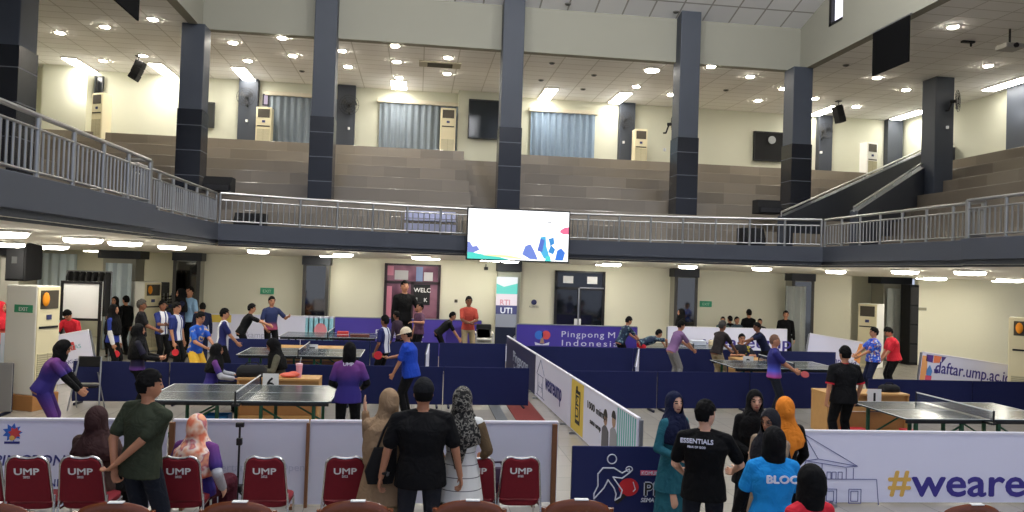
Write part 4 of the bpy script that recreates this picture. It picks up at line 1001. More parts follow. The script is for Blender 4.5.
for x in (825, 849): hl_([(x, 489), (x + 12, 489), (x + 12, 503), (x, 503)], True); hl_([(x + 2, 491), (x + 9, 491), (x + 9, 501), (x + 2, 501)], True)
hl_([(806, 510), (879, 511)])
ln.build('house_drawing', mat('ink_line', (96, 100, 150), .6), t)
# divider running away from the camera
dx0, dy0, dx1, dy1 = 2.97, 9.55, 2.66, 21.3
DV = Vector((dx1 - dx0, dy1 - dy0, 0)); DL = DV.length
def at_div(px, py=380):
    best = min((abs((lambda P_: (P_ - EYE).normalized().dot(_r) / (P_ - EYE).normalized().dot(_f) * F + 512 - px)(Vector((dx0, dy0, .93)) + DV * (k / 400))), k / 400) for k in range(401)); return best[1]
def div_panel(ka, kb, label, m):
    A, B_ = Vector((dx0, dy0, 0)) + DV * kb, Vector((dx0, dy0, 0)) + DV * ka
    return banner(A.x, A.y, B_.x, B_.y, .95, label, m, m_steel_d, m_railw)
k1, k2, k3 = at_div(536), at_div(572), 0
t, L = div_panel(k1 + .002, 1, 'navy far panel of the divider with white handwriting style print', mat('divider_navy', (28, 30, 74), .6))
text('divider_lettering', 'Pingpong', .40, (-L / 2 + 1.2, -.014, .40), FACE, m_ghost, t, sx=1.6)
text('divider_lettering', 'Indonesia', .24, (-L / 2 + 1.4, -.014, .16), FACE, m_ghost, t, sx=1.5)
t, L = div_panel(k2 + .002, k1 - .002, 'white divider panel with purple lettering and a line drawing', m_ban)
text('divider_lettering', 'weareump', .48, (-L * .16, -.014, .36), FACE, C_NAVY, t, bold=.012, sx=L * .22)
ln = MB()
for a, b in [((-.44, .55), (-.32, .9)), ((-.32, .9), (-.2, .6)), ((-.42, .55), (-.22, .55)), ((-.40, .1), (-.40, .55)), ((-.24, .1), (-.24, .55)), ((-.44, .1), (-.18, .1)), ((-.36, .2), (-.36, .4)), ((-.28, .2), (-.28, .4)), ((-.38, .3), (-.26, .3))]: ln.seg((a[0] * L, -.012, a[1]), (b[0] * L, -.012, b[1]), .008, n=4, flat=True)
ln.build('line_drawing', mat('ink_line', (96, 100, 150), .6), t)
t, L = div_panel(k3, k2 - .002, 'white near panel of the divider with a yellow strip, two portraits and teal stripes', m_ban)
def dv(n, u0, u1, z0, z1, m, k=0): return MB().box(-L / 2 + L * u0, -L / 2 + L * u1, -.012 - .002 * k, -.01, z0, z1).build(n, m, t)
dv('yellow_strip', .005, .24, .05, .93, mat('print_yellow', (226, 196, 86), .6))
dv('phone_print', .09, .18, .2, .78, mat('print_black', (40, 38, 36), .6), 1); dv('phone_screen', .105, .165, .27, .72, mat('print_yellow', (226, 196, 86), .6), 2)
q = text('divider_lettering', 'UMP', .28, (-L / 2 + L * .155, -.018, .3), (0, -PI / 2, 0), mat('print_black', (40, 38, 36), .6), t, bold=.01); q.rotation_euler = (PI / 2, -PI / 2, 0)
text('divider_lettering', '1000 mimpi', .17, (-L / 2 + L * .30, -.014, .62), FACE, mat('print_black', (40, 38, 36), .6), t, bold=.006, sx=1.5)
text('divider_lettering', 'satu ump', .12, (-L / 2 + L * .36, -.014, .40), FACE, mat('print_black', (40, 38, 36), .6), t, bold=.004, sx=1.5)
for u, hgt, mm in [(.60, .62, mat('print_grey', (90, 88, 96), .6)), (.715, .68, mat('print_suit', (150, 150, 158), .6))]:
    x = -L / 2 + L * u
    MB().prism([(x - .2, .04), (x + .2, .04), (x + .17, hgt - .14), (x + .06, hgt - .08), (x - .06, hgt - .08), (x - .17, hgt - .14)], 'y', -.016, -.01).build('portrait_body', mm, t)
    MB().prism([(x + .085 * math.cos(a), hgt + .03 + .11 * math.sin(a)) for a in [2 * PI * k / 14 for k in range(14)]], 'y', -.016, -.01).build('portrait_head', mat('print_skin', (172, 138, 116), .6), t)
    MB().prism([(x + .10 * math.cos(a), hgt + .06 + .11 * math.sin(a)) for a in [PI * k / 10 for k in range(11)]], 'y', -.019, -.012).build('portrait_hair', mat('print_black', (40, 38, 36), .6), t)
for k in range(9): dv('teal_stripe', .76 + k * .026, .774 + k * .026, .05, .93, mat('print_teal', (96, 180, 176), .6), 0)
# ------------------------------------------------------------------ navy ping pong board in front
xa, xb = gx(571, 470, 8.25), gx(571, 470, 8.25) + 1.42
t = barrier(xa, 8.25, xb, 8.2, 'navy board with a white outlined table tennis player and red paddle, in front', .9, mat('board_navy', (20, 30, 84), .6), name='club_board'); t['category'] = 'board'
xm = (xa + xb) / 2
def P(px, py): p = AY(px, py, 8.22); return (p.x - xm, -.016, p.z)
def outline(pts, r=.008):
    M = MB(); q = [P(*p) for p in pts]
    for a, b in zip(q, q[1:]): M.seg(a, b, r, n=5)
    return M
m_wl = mat('print_white', (220, 222, 232), .6)
c_ = P(612, 459); M = MB(); M.path([(c_[0] + .052 * math.cos(a), -.016, c_[2] + .052 * math.sin(a)) for a in [2 * PI * k / 16 for k in range(17)]], .007, 5); M.build('player_outline', m_wl, t)
outline([(603, 468), (598, 474), (598, 486), (594, 494), (594, 499), (604, 488), (608, 480), (614, 488), (616, 494), (615, 500), (620, 497), (622, 490), (613, 477), (622, 478), (630, 472), (629, 469), (622, 473), (614, 468), (603, 468)]).build('player_outline', m_wl, t)
c_ = P(629, 469); M = MB(); M.path([(c_[0] + .037 * math.cos(a), -.016, c_[2] + .03 * math.sin(a)) for a in [2 * PI * k / 14 for k in range(15)]], .006, 5); M.build('player_outline', m_wl, t)
c_ = P(628.5, 487)
MB().prism([(c_[0] + .115 * math.cos(a), c_[2] + .10 * math.sin(a)) for a in [2 * PI * k / 22 for k in range(22)]], 'y', -.017, -.012).build('paddle_blade', mat('print_red', (200, 36, 44), .6), t)
MB().prism([(c_[0] - .06, c_[2] - .07), (c_[0] - .16, c_[2] - .17), (c_[0] - .12, c_[2] - .19), (c_[0] - .02, c_[2] - .10)], 'y', -.018, -.012).build('paddle_handle', mat('print_black', (40, 38, 36), .6), t)
outline([(633, 482), (635, 489), (633, 491)], .006).build('paddle_shine', m_wl, t)
a = P(640, 475); b = P(664, 470)
MB().box(a[0], a[0] + .55, -.017, -.012, a[2], a[2] + .055).build('word_strip', mat('print_pink', (225, 90, 120), .6), t)
text('board_lettering', 'KOMUNITAS', .055, (a[0] + .01, -.02, a[2] + .008), FACE, m_wl, t, bold=.01)
a = P(643, 495); q = text('board_lettering', 'PING', .21, (a[0], -.018, a[2]), FACE, m_wl, t, bold=.06); text('board_lettering', 'PING', .21, (a[0], -.022, a[2]), FACE, mat('print_black', (40, 38, 36), .6), t, bold=.008)
a = P(640, 501.5); text('board_lettering', 'SEMARANG', .065, (a[0], -.018, a[2]), FACE, m_wl, t, bold=.012, shear=.2)
# ------------------------------------------------------------------ back row banners
YBN = 23.85
def back_banner(xa_, xb_, label, m, h=1.2, Y=YBN, posts=(0, 1)):
    return banner(gx(xa_, 325, Y), Y, gx(xb_, 330, Y), Y, h, label, m, None, m_railw if m is m_ban else None)
m_purb = mat('banner_purple', (74, 60, 158), .6)
t, L = back_banner(205, 333, 'white banner along the back at the left with yellow and pale blue prints', m_ban)
def bb(u0, u1, z0, z1, m, n): return MB().box(-L / 2 + L * u0, -L / 2 + L * u1, -.014, -.009, z0, z1).build(n, m, t)
bb(.0, .2, .95, 1.18, mat('print_yellow', (226, 196, 86), .6), 'yellow_block'); bb(.78, 1, .2, 1.15, mat('print_aqua', (150, 205, 222), .6), 'aqua_block')
for k in range(5): bb(.80 + k * .04, .81 + k * .04, .2, 1.15, mat('print_white', (220, 222, 232), .6), 'aqua_line')
MB().prism([(L * .40 + .2 * math.cos(a) , .75 + .25 * math.sin(a)) for a in [2 * PI * k / 14 for k in range(14)]], 'y', -.018, -.01).build('pink_print', mat('print_rose', (220, 140, 150), .6), t)
text('banner_lettering', 'kampus', .26, (-L * .18, -.014, .5), FACE, mat('print_lilac', (180, 180, 205), .6), t)
t, L = back_banner(335, 481, 'purple banner along the back left of the lit poster', m_purb)
xm = t.location.x
text('banner_lettering', 'Pingpong', .26, (gx(375, 330, YBN) - xm, -.014, .66), FACE, m_inkw, t, sx=1.3, sp=1.25); text('banner_lettering', 'M', .26, (gx(434, 330, YBN) - xm, -.014, .66), FACE, m_inkw, t, sx=1.3); text('banner_lettering', 'Indonesia', .30, (gx(381, 338, YBN) - xm, -.014, .3), FACE, m_inkw, t, sx=1.3)
Y2 = 21.6
t, L = banner(gx(517, 325, Y2), Y2, gx(637, 330, Y2), Y2, 1.28, 'purple banner behind the divider with white table tennis lettering and a round emblem', m_purb); xm = t.location.x
text('banner_lettering', 'Pingpong', .25, (gx(561, 330, Y2) - xm, -.014, AY(590, 337.5, Y2).z), FACE, m_inkw, t, sx=1.2, sp=1.2); text('banner_lettering', 'M', .25, (gx(607.5, 330, Y2) - xm, -.014, AY(590, 337.5, Y2).z), FACE, m_inkw, t, sx=1.3); text('banner_lettering', 'Indonesia', .25, (gx(561, 338, Y2) - xm, -.014, AY(590, 346.2, Y2).z), FACE, m_inkw, t, sx=1.4, sp=1.28)
for px, col, nm in [(539, (60, 120, 210), 'emblem_blue'), (546, (222, 84, 84), 'emblem_red')]:
    c_ = AY(px, 335, Y2); MB().prism([(c_.x - xm + .13 * math.cos(a), c_.z + .13 * math.sin(a)) for a in [2 * PI * k / 16 for k in range(16)]], 'y', -.016, -.01).build(nm, mat(nm, col, .6), t)
c_ = AY(542, 340, Y2); MB().prism([(c_.x - xm - .07, c_.z - .1), (c_.x - xm + .07, c_.z - .1), (c_.x - xm + .03, c_.z + .06), (c_.x - xm - .03, c_.z + .06)], 'y', -.018, -.01).build('emblem_hand', mat('print_skin', (172, 138, 116), .6), t)
MB().prism([(c_.x - xm - .22, c_.z - .06), (c_.x - xm, c_.z - .13), (c_.x - xm + .22, c_.z - .06), (c_.x - xm + .2, c_.z - .15), (c_.x - xm - .2, c_.z - .15)], 'y', -.017, -.01).build('emblem_ribbon', m_inkw, t)
# purple panel behind the bending man
barrier(gx(446, 335, 22.8), 22.8, gx(463, 335, 22.8), 22.8, 'short purple barrier beside the man in the red shirt', 1.05, m_purb)
t, L = back_banner(668, 787, 'white banner along the back right with purple letters', m_ban, 1.22, 22.9); xm = t.location.x
text('banner_lettering', 'weareump', .52, (gx(703, 343, 22.9) - xm, -.014, .60), FACE, C_PUR, t, bold=.012, sx=1.35)
# tilted banners at right and left
def tilted(pl, pr, Y, h, label, tilt, z):
    a, b = AY(*pl, Y), AY(*pr, Y); L = (b - a).length; t, L2 = banner(a.x, Y, b.x, Y, h, label, m_ban, None, m_railw, 0, 0)
    ang = math.atan2(a.z - b.z, b.x - a.x); t.rotation_euler = (0, ang, 0); t.location.z = (a.z + b.z) / 2 - h
    return t, L2
t, L = tilted((805, 333), (858, 342), 20.6, 1.15, 'white banner leaning at an angle behind the right court', 0, 0)
text('banner_lettering', 'pmb.ump.ac.id', .24, (-L / 2 + .18, -.014, .42), FACE, C_PUR, t, bold=.006)
MB().prism([(L / 2 - .2, .6), (L / 2, .5), (L / 2, 1.1), (L / 2 - .1, 1.1)], 'y', -.014, -.009).build('orange_print', mat('print_orange', (238, 160, 90), .6), t)
t, L = tilted((917, 351.5), (1012, 366), 16.6, 1.2, 'tilted white web address banner with colourful shapes at the right', 0, 0)
text('banner_lettering', 'daftar.ump.ac.id', .40, (-L / 2 + .36, -.014, .76), FACE, C_PUR, t, bold=.008, sx=.80)
def shp(pts, c, n, k=0): return MB().prism([(-L / 2 + a, b) for a, b in pts], 'y', -.016 - .002 * k, -.009).build(n, mat('shape_' + n, c, .6), t)
shp([(0, .35), (.1, .35), (.16, .8), (.12, 1.12), (0, 1.12)], (240, 170, 110), 'orange_arch'); shp([(.1, 1.0), (.28, .98), (.28, 1.16), (.1, 1.16)], (90, 60, 140), 'purple_block'); shp([(.30, .98), (.46, 1.0), (.5, 1.16), (.30, 1.16)], (235, 130, 90), 'coral_block'); shp([(.52, 1.0), (.62, 1.16), (.5, 1.16)], (80, 60, 130), 'violet_corner')
shp([(.14, .78), (.22, .92), (.3, .78), (.28, .66), (.16, .66)], (90, 140, 210), 'blue_leaf'); shp([(.14, .52), (.3, .52), (.3, .66), (.14, .66)], (225, 90, 120), 'pink_block'); shp([(.34, .84), (.46, .84), (.44, .74), (.36, .74)], (70, 60, 130), 'smile'); shp([(0, .1), (.12, .2), (.1, .42), (0, .36)], (70, 50, 130), 'violet_foot')
t, L = tilted((49, 338), (100, 329), 17.6, 1.1, 'white banner leaning over the barrier at the left with faint lettering', 0, 0)
text('banner_lettering', 'UNIVERSITAS', .13, (-L / 2 + .08, -.014, .74), FACE, mat('ink_teal', (120, 180, 190), .6), t); text('banner_lettering', 'PINGPONG TERBUKA', .11, (-L / 2 + .06, -.014, .44), FACE, C_PUR, t); text('banner_lettering', 'SE JAWA TENGAH', .11, (-L / 2 + .35, -.014, .27), FACE, C_PUR, t)
MB().prism([(L * .0 + .1, .72), (L * .0 + .2, .72), (L * .0 + .18, .9), (L * .0 + .08, .9)], 'y', -.014, -.009).build('red_mark', mat('ink_red', (205, 70, 70), .6), t)
barrier(gx(0, 340, 17.2), 17.2, gx(7, 340, 17.2), 17.2, 'pale panel at the far left edge beside the air conditioner', 1.15, mat('panel_pale', (186, 196, 214), .6))
barrier(-8.9, 14.2, gx(7, 380, 14.2) + .1, 14.2, 'grey board low at the left edge of the picture', .92, mat('panel_grey', (140, 138, 138), .6))
# red and grey mats on the floor
for (pxa, pya, pxb, pyb, c, lab) in [(506, 405, 545, 421, (112, 44, 40), 'dark red mat on the floor left of the divider'), (488, 405, 508, 421, (96, 98, 100), 'dark grey mat on the floor beside the red mat')]:
    a = AZ(pxa, pya, .0); b = AZ(pxb, pyb, .0); t = thing('floor_mat', lab, 'mat', ((a.x + b.x) / 2, (a.y + b.y) / 2, 0)); w = abs(b.x - a.x) ; d = abs(a.y - b.y) + 1
    x1 = min(2.7, max(a.x, b.x)) - t.location.x
    MB().box(-w / 2, x1, -d / 2, d / 2, .001, .02).build('mat_sheet', mat('mat_%d' % pxa, c, .9, noise=.1), t, bevel=.006); MB().box(-w / 2 - .0, x1, -d / 2 - .03, -d / 2, .001, .016).build('mat_edge', mat('mat_edge', (60, 40, 40), .9), t)
# ------------------------------------------------------------------ table tennis tables
m_top = mat('table_slate', (62, 72, 78), .2, 0, .6); m_green = mat('leg_green', (30, 84, 56), .45); m_line = mat('table_line', (226, 228, 226), .4); m_net = mat('net_blue', (60, 68, 100), .8)
_n = m_net.node_tree; _t = _n.nodes.new('ShaderNodeBsdfTransparent'); _x = _n.nodes.new('ShaderNodeMixShader'); _x.inputs[0].default_value = .45
_n.links.new(_t.outputs[0], _x.inputs[1]); _n.links.new(_n.nodes['Principled BSDF'].outputs[0], _x.inputs[2]); _n.links.new(_x.outputs[0], _n.nodes['Material Output'].inputs[0])
def tt_table(x, y, label, rz=0, mt=None):
    t = thing('table_tennis_table', label, 'table tennis table', (x, y, 0), rz)
    for s in (-1, 1):
        o = MB().box(min(0, s * 1.37) + .002, max(0, s * 1.37) - .002, -.7625, .7625, .735, .76).build('table_half', mt or m_top, t, bevel=.004)
        for (a, b, c, d) in [(0 if s > 0 else -1.37, 1.37 if s > 0 else 0, -.7625, -.7425), (0 if s > 0 else -1.37, 1.37 if s > 0 else 0, .7425, .7625), (0 if s > 0 else -1.37, 1.37 if s > 0 else 0, -.003, .003)]: MB().box(a, b, c, d, .7595, .7612).build('white_line', m_line, o)
        MB().box(s * 1.36 - .01, s * 1.36 + .01, -.7625, .7625, .7595, .7612).build('white_line', m_line, o)
        MB().box(min(s * .05, s * 1.33), max(s * .05, s * 1.33), -.72, -.69, .68, .735).build('apron', m_black, t); MB().box(min(s * .05, s * 1.33), max(s * .05, s * 1.33), .69, .72, .68, .735).build('apron', m_black, t)
        for sx in (.32, 1.1):
            for sy in (-.62, .62):
                o = MB().box(s * sx - .025, s * sx + .025, sy - .025, sy + .025, 0, .70).build('leg', m_green, t, bevel=.005)
            MB().box(s * sx - .02, s * sx + .02, -.6, .6, .12, .16).build('cross_bar', m_green, t)
        for sy in (-.62, .62): MB().seg((s * .34, sy, .62), (s * 1.08, sy, .2), .016, flat=True).build('brace', m_green, t)
    n = MB().box(-.004, .004, -.90, .90, .775, .9125).build('net', m_net, t); MB().box(-.007, .007, -.90, .90, .898, .915).build('net_tape', m_line, n)
    for sy in (-.9, .9):
        p = MB().seg((0, sy, .70), (0, sy, .92), .014, flat=True).build('net_post', m_black, t); MB().box(-.05, .05, min(sy, sy * .8), max(sy, sy * .8), .70, .733).build('net_clamp', m_black, p)
    return t
def tt_at(px, py, Yn, label, rz=0): return tt_table(gx(px, py, Yn), Yn + .7625, label, rz)
X6 = gx(331, 401, 11.6) - 1.37
tt_table(X6, 11.6 + .7625, 'table tennis table number six at the left, nearest to the camera there')
tt_table(gx(987, 418, 10.65), 10.65 + .7625, 'table tennis table number one at the right, cut by the frame')
tt_at(299, 356, 17.3, 'table tennis table in the middle row of the left court')
tt_at(328, 334, 21.75, 'table tennis table furthest back on the left')
tt_at(791, 369, 16.45, 'table tennis table in the middle row of the right court')
tt_at(692, 343, 20.7, 'table tennis table furthest back on the right')
# ------------------------------------------------------------------ scoring desks
m_oak = mat('desk_wood', (196, 150, 92), .5, noise=.1, scale=10)
m_oakd = mat('desk_wood_dark', (160, 112, 64), .5, noise=.1, scale=10)
def desk(px0, px1, py, Y, label, num=None, npx=None, h=.76, d=.6):
    a, b = gx(px0, py, Y), gx(px1, py, Y); w = b - a; t = thing('scoring_desk', label, 'desk', ((a + b) / 2, Y + d / 2, 0))
    MB().box(-w / 2, w / 2, -d / 2, d / 2, h - .04, h).build('desk_top', m_oak, t, bevel=.005)
    for s in (-1, 1): MB().box(s * w / 2 - (.03 if s > 0 else 0), s * w / 2 + (.03 if s < 0 else 0), -d / 2 + .02, d / 2 - .02, 0, h - .04).build('side_panel', m_oak, t)
    MB().box(-w / 2 + .03, w / 2 - .03, -d / 2 + .08, -d / 2 + .1, h - .34, h - .045).build('front_panel', m_oak, t)
    MB().box(-w / 2 + .03, w / 2 - .03, -d / 2 + .1, -d / 2 + .12, .06, h - .36).build('lower_panel', m_oakd, t)
    MB().box(-w / 2 + .03, w / 2 - .03, -d / 2 + .06, -d / 2 + .08, .0, .08).build('plinth', m_oak, t)
    if num:
        x = gx(npx, py, Y); s_ = thing('number_card', 'white number card ' + {'6': 'six hanging on the desk behind the nearest left table', '1': 'one hanging on the desk beside the nearest right table', '7': 'seven hanging on the middle left desk', '2': 'two hanging on the middle right desk'}[num], 'sign', (x, Y - .012, h))
        o = MB().box(-.14, .14, -.004, .004, -.24, .09).build('card', m_white, s_)
        text('number', num, .30, (0, -.007, -.19), FACE, m_black, o, 'CENTER', bold=.02)
        MB().prism([(.004, .0), (.08, .0), (.004, .085)], 'x', -.12, .12).build('card_fold', m_white, s_)
    return t, (a + b) / 2
desk(237, 319, 376, 13.85, 'wooden scoring desk behind table number six', '6', 271, d=.5)
desk(828, 910, 392, 13.0, 'wooden scoring desk left of table number one', '1', 874)
desk(276, 345, 352, 18.95, 'wooden scoring desk in the middle of the left court', '7', 312)
desk(738, 768, 362, 18.15, 'wooden scoring desk in the middle of the right court', '2', 748)
def bag(px, py, Y, w, d, h, z, label, m, handle=True, name='bag'):
    p = AY(px, py, Y); t = thing(name, label, 'bag', (p.x, Y, z), .1)
    X1, Y1 = Vector((1, 0, 0)), Vector((0, 1, 0))
    MB().loft([(Vector((0, 0, 0)), w * .46, d * .46, X1, Y1), (Vector((0, 0, h * .2)), w * .5, d * .5, X1, Y1), (Vector((0, 0, h * .7)), w * .47, d * .42, X1, Y1), (Vector((0, 0, h)), w * .36, d * .2, X1, Y1)], 16, .6).build('bag_body', m, t, smooth=True)
    MB().path([(-w * .25, -.0, h * .92), (-w * .15, 0, h * 1.25), (w * .15, 0, h * 1.25), (w * .25, 0, h * .92)], .012, 6).build('handle', m, t)
    MB().box(-w * .3, w * .3, -d * .5, -d * .45, h * .2, h * .5).build('pocket', m, t, bevel=.01)
bag(252, 371, 14.1, .55, .34, .20, .76, 'black sports bag on the desk behind table number six', m_black_soft)
bag(889, 386, 13.3, .42, .25, .13, .76, 'black bag lying on the desk beside table number one', m_black_soft)
p = AY(299, 374, 14.05); t = thing('tumbler', 'tall pink tumbler on the desk behind table number six', 'cup', (p.x, 14.05, .76))
m_pk = mat('tumbler_pink', (232, 160, 176), .4); MB().lathe([(.045, 0), (.06, .22)]).build('cup_body', m_pk, t, smooth=True); MB().lathe([(.064, .22), (.064, .25), (.02, .26)]).build('cup_lid', mat('lid_pink', (240, 190, 200), .4), t, smooth=True); MB().seg((.01, 0, .25), (.03, 0, .36), .006, flat=True).build('straw', m_white, t)
p = AY(289, 376, 14.0); t = thing('folded_cloth', 'coral cloth lying on the desk beside the pink tumbler', 'cloth', (p.x, 14.02, .76)); M = MB(); M.ell((0, 0, .045), (.17, .12, .045)); M.ell((.08, .02, .06), (.12, .1, .05)); M.build('cloth_fold', mat('cloth_coral', (226, 112, 92), .8), t, smooth=True)
# things under and on tables
def small_bottle(px, py, Y, z, label, m, h=.22):
    p = AY(px, py, Y); t = thing('water_bottle', label, 'bottle', (p.x, Y, z)); MB().lathe([(.033, 0), (.036, .02), (.036, h * .7), (.016, h * .88), (.016, h * .92)]).build('bottle_body', m, t, smooth=True); MB().lathe([(.018, h * .92), (.018, h)]).build('bottle_cap', m_white, t, smooth=True)
p = AY(217, 412, 12.3); t = thing('ball_crate', 'blue crate on a stool under table number six', 'crate', (p.x, 12.3, 0))
m_cb = mat('crate_blue', (40, 130, 200), .5)
MB().box(-.2, .2, -.14, .14, .24, .26).build('crate_floor', m_cb, t)
for q in ((-.2, .2, -.14, -.125), (-.2, .2, .125, .14), (-.2, -.185, -.14, .14), (.185, .2, -.14, .14)): MB().box(q[0], q[1], q[2], q[3], .24, .42).build('crate_wall', m_cb, t)
MB().box(-.16, .16, -.12, .12, 0, .24).build('stool_block', m_black, t, bevel=.01)
p = AY(870, 418, 12.6); t = thing('red_box', 'small red box on the floor left of table number one', 'box', (gx(856, 418, 12.7), 12.7, 0)); MB().box(-.2, .2, -.15, .15, 0, .16).build('box_body', mat('box_red', (176, 30, 40), .5), t, bevel=.01); MB().box(-.21, .21, -.16, .16, .13, .17).build('box_rim', mat('box_red', (176, 30, 40), .5), t, bevel=.006)
p = AY(912, 428, 12.4); t = thing('red_box', 'small red box on the floor under table number one', 'box', (p.x, 12.5, 0)); MB().box(-.1, .1, -.1, .1, .0, .2).build('box_body', mat('box_red', (176, 30, 40), .5), t, bevel=.01); MB().box(-.11, .11, -.11, .11, .17, .21).build('box_rim', mat('box_red', (176, 30, 40), .5), t, bevel=.006)
# score boxes on the rear tables
for i, (px, py, Y, c, lab) in enumerate([(343, 333, 22.2, (190, 60, 60), 'red box on the furthest left table'), (360, 334, 22.1, (110, 60, 50), 'brown case on the furthest left table')]):
    t = thing('kit_case', lab, 'case', (gx(px, py, Y), Y, .762)); w = .32 if i == 0 else .55
    MB().box(-w / 2, w / 2, -.1, .1, 0, .14 if i == 0 else .07).build('case_body', mat('case_%d' % i, c, .5), t, bevel=.01); MB().box(-w / 2 - .004, w / 2 + .004, -.105, .105, .05, .06).build('case_seam', m_white if i == 0 else m_black, t)
for i, (px, Y, c, w) in enumerate([(698, 21.8, (200, 206, 220), .45), (715, 21.9, (220, 200, 160), .32)]):
    t = thing('kit_case', ['pale box on the furthest right table', 'cream box on the furthest right table'][i], 'case', (gx(px, 340, Y), Y, .762)); MB().box(-w / 2, w / 2, -.12, .12, 0, .14).build('case_body', mat('casep_%d' % i, c, .5), t, bevel=.01); MB().box(-w / 2 - .004, w / 2 + .004, -.125, .125, .1, .11).build('case_seam', m_white, t)
# ------------------------------------------------------------------ red banquet chairs
m_red = mat('chair_maroon', (122, 18, 32), .8, noise=.1, scale=20); m_chrome = mat('chair_chrome', (214, 212, 208), .25, 1)
def red_chair(label):
    t = thing('banquet_chair', label, 'chair', (0, 0, 0), 0, 'red banquet chairs along the banner')
    prof = []
    def back_pts(w0, w1, h, r=.09, dip=.018):
        pts = [(-w0, 0), (w0, 0)]
        for k in range(7): a = PI / 2 * k / 6; pts.append((w1 - r + r * math.cos(a), h - r + r * math.sin(a)))
        pts += [(w1 * .35, h - dip * .6), (0, h - dip), (-w1 * .35, h - dip * .6)]
        for k in range(7): a = PI / 2 + PI / 2 * k / 6; pts.append((-w1 + r + r * math.cos(a), h - r + r * math.sin(a)))
        return pts
    T = Matrix.Translation((0, -.2, .50)) @ Matrix.Rotation(math.radians(9), 4, 'X')
    bp = back_pts(.207, .182, .43)
    o = MB().prism(bp, 'y', -.018, .03).build('backrest', m_red, t, bevel=.01); o.matrix_local = T
    tx = text('chair_lettering', 'UMP', .088, (0, -.022, .275), FACE, m_white, o, 'CENTER', bold=.02, sx=1.3); text('chair_lettering', '2022', .03, (0, -.022, .24), FACE, m_white, o, 'CENTER', bold=.01)
    M = MB(); q = [(x * 1.04, .006, z * 1.0 + (.012 if z > .2 else 0)) for x, z in bp[1:]] + [(bp[0][0] * 1.04, .006, 0)]
    M.path(q, .013, 8); f = M.build('back_frame', m_chrome, t, smooth=True); f.matrix_local = T
    X1, Y1 = Vector((1, 0, 0)), Vector((0, 1, 0))
    MB().loft([(Vector((0, .02, .42)), .205, .21, X1, Y1), (Vector((0, .02, .44)), .22, .225, X1, Y1), (Vector((0, .02, .475)), .22, .225, X1, Y1), (Vector((0, .02, .50)), .17, .17, X1, Y1)], 24, .55).build('seat', m_red, t, smooth=True)
    for s in (-1, 1):
        MB().path([(s * .215, -.17, .55), (s * .222, -.19, .42), (s * .232, -.30, .0)], .012, 8).build('leg', m_chrome, t, smooth=True)
        MB().path([(s * .2, .2, .42), (s * .2, .24, .0)], .012, 8).build('leg', m_chrome, t, smooth=True)
        MB().path([(s * .21, -.2, .42), (s * .2, .2, .42)], .011, 8).build('seat_rail', m_chrome, t, smooth=True)
    MB().path([(-.226, -.25, .18), (.226, -.25, .18)], .009, 8).build('stretcher', m_chrome, t, smooth=True)
    return t
RC = [(-20, 'red banquet chair cut by the left edge of the picture'), (29, 'red banquet chair at the left below the splash emblem'), (83, 'red banquet chair behind the woman in the dark brown hijab'), (179, 'red banquet chair behind the woman in the floral hijab'),
      (266, 'empty red banquet chair right of the black monopod'), (345, 'red banquet chair left of the woman in the beige hijab'), (475, 'red banquet chair half hidden by the woman in white print'), (521, 'empty red banquet chair at the right end of the row')]
c0 = None
for px, lab in RC:
    Y = 7.85; x = gx(px, 480, Y - .22)
    if c0 is None: c0 = red_chair(lab); c0.location = (x, Y, 0)
    else: dup(c0, (x, Y, 0), random.uniform(-.05, .05), lab)
# ------------------------------------------------------------------ wooden chairs nearest the camera
m_wch = mat('chair_teak', (112, 58, 32), .22, 0, .5, noise=.15, scale=9); m_cush = mat('chair_cushion', (70, 40, 34), .8)
def wood_chair(label):
    t = thing('wooden_chair', label, 'chair', (0, 0, 0), 0, 'wooden chairs in the front row'); n = 14
    def arc(k, r=.0): a = -1 + 2 * k / n; return Vector((.25 * a, -.2 - .03 * (1 - a * a), .825 + .105 * max(0, 1 - a * a) ** .55))
    M = MB(); pts = [arc(k) for k in range(n + 1)]
    X1, Z1 = Vector((0, 1, 0)), Vector((0, 0, 1))
    M.loft([(p - Vector((0, 0, .045)), .018, .05, X1, Z1) for p in pts], 12).build('crest_rail', m_wch, t, smooth=True)
    o = MB().box(-.05, .05, -.02, .02, 0, .03).build('label_slip', m_white, t); o.location = (.02, -.23, .925); o.scale = (1, 1, .25); 
    o.data.transform(Matrix.Scale(.25, 4, (0, 0, 1))); o.scale = (1, 1, 1); o.location.z = .928
    for k in (3, 5, 7, 9, 11): p = arc(k); MB().box(p.x - .016, p.x + .016, p.y - .01, p.y + .01, .47, p.z - .06).build('back_slat', m_wch, t)
    for s in (-1, 1):
        MB().path([(s * .24, -.21, 0), (s * .245, -.2, .45), (s * .245, -.2, .86)], .02).build('leg', m_wch, t, smooth=True); MB().path([(s * .23, .21, 0), (s * .23, .21, .43)], .02).build('leg', m_wch, t, smooth=True)
        MB().box(s * .235 - .015, s * .235 + .015, -.2, .21, .38, .43).build('seat_rail', m_wch, t)
    MB().box(-.24, .24, -.2, .23, .43, .48).build('seat', m_cush, t, bevel=.02)
    return t
WC = [(8, 'wooden chair with curved top rail at the far left of the front row'), (126, 'wooden chair in the front row below the man in the green polo'), (247, 'wooden chair in the front row below the empty red chair and monopod'), (358, 'wooden chair in the front row below the woman in the beige hijab'), (470, 'wooden chair in the front row below the patterned hijab'), (574, 'wooden chair in the front row in front of the navy board'), (953, 'wooden chair in the front row below the hashtag lettering'), (1026, 'wooden chair cut by the right edge of the front row')]
c0 = None
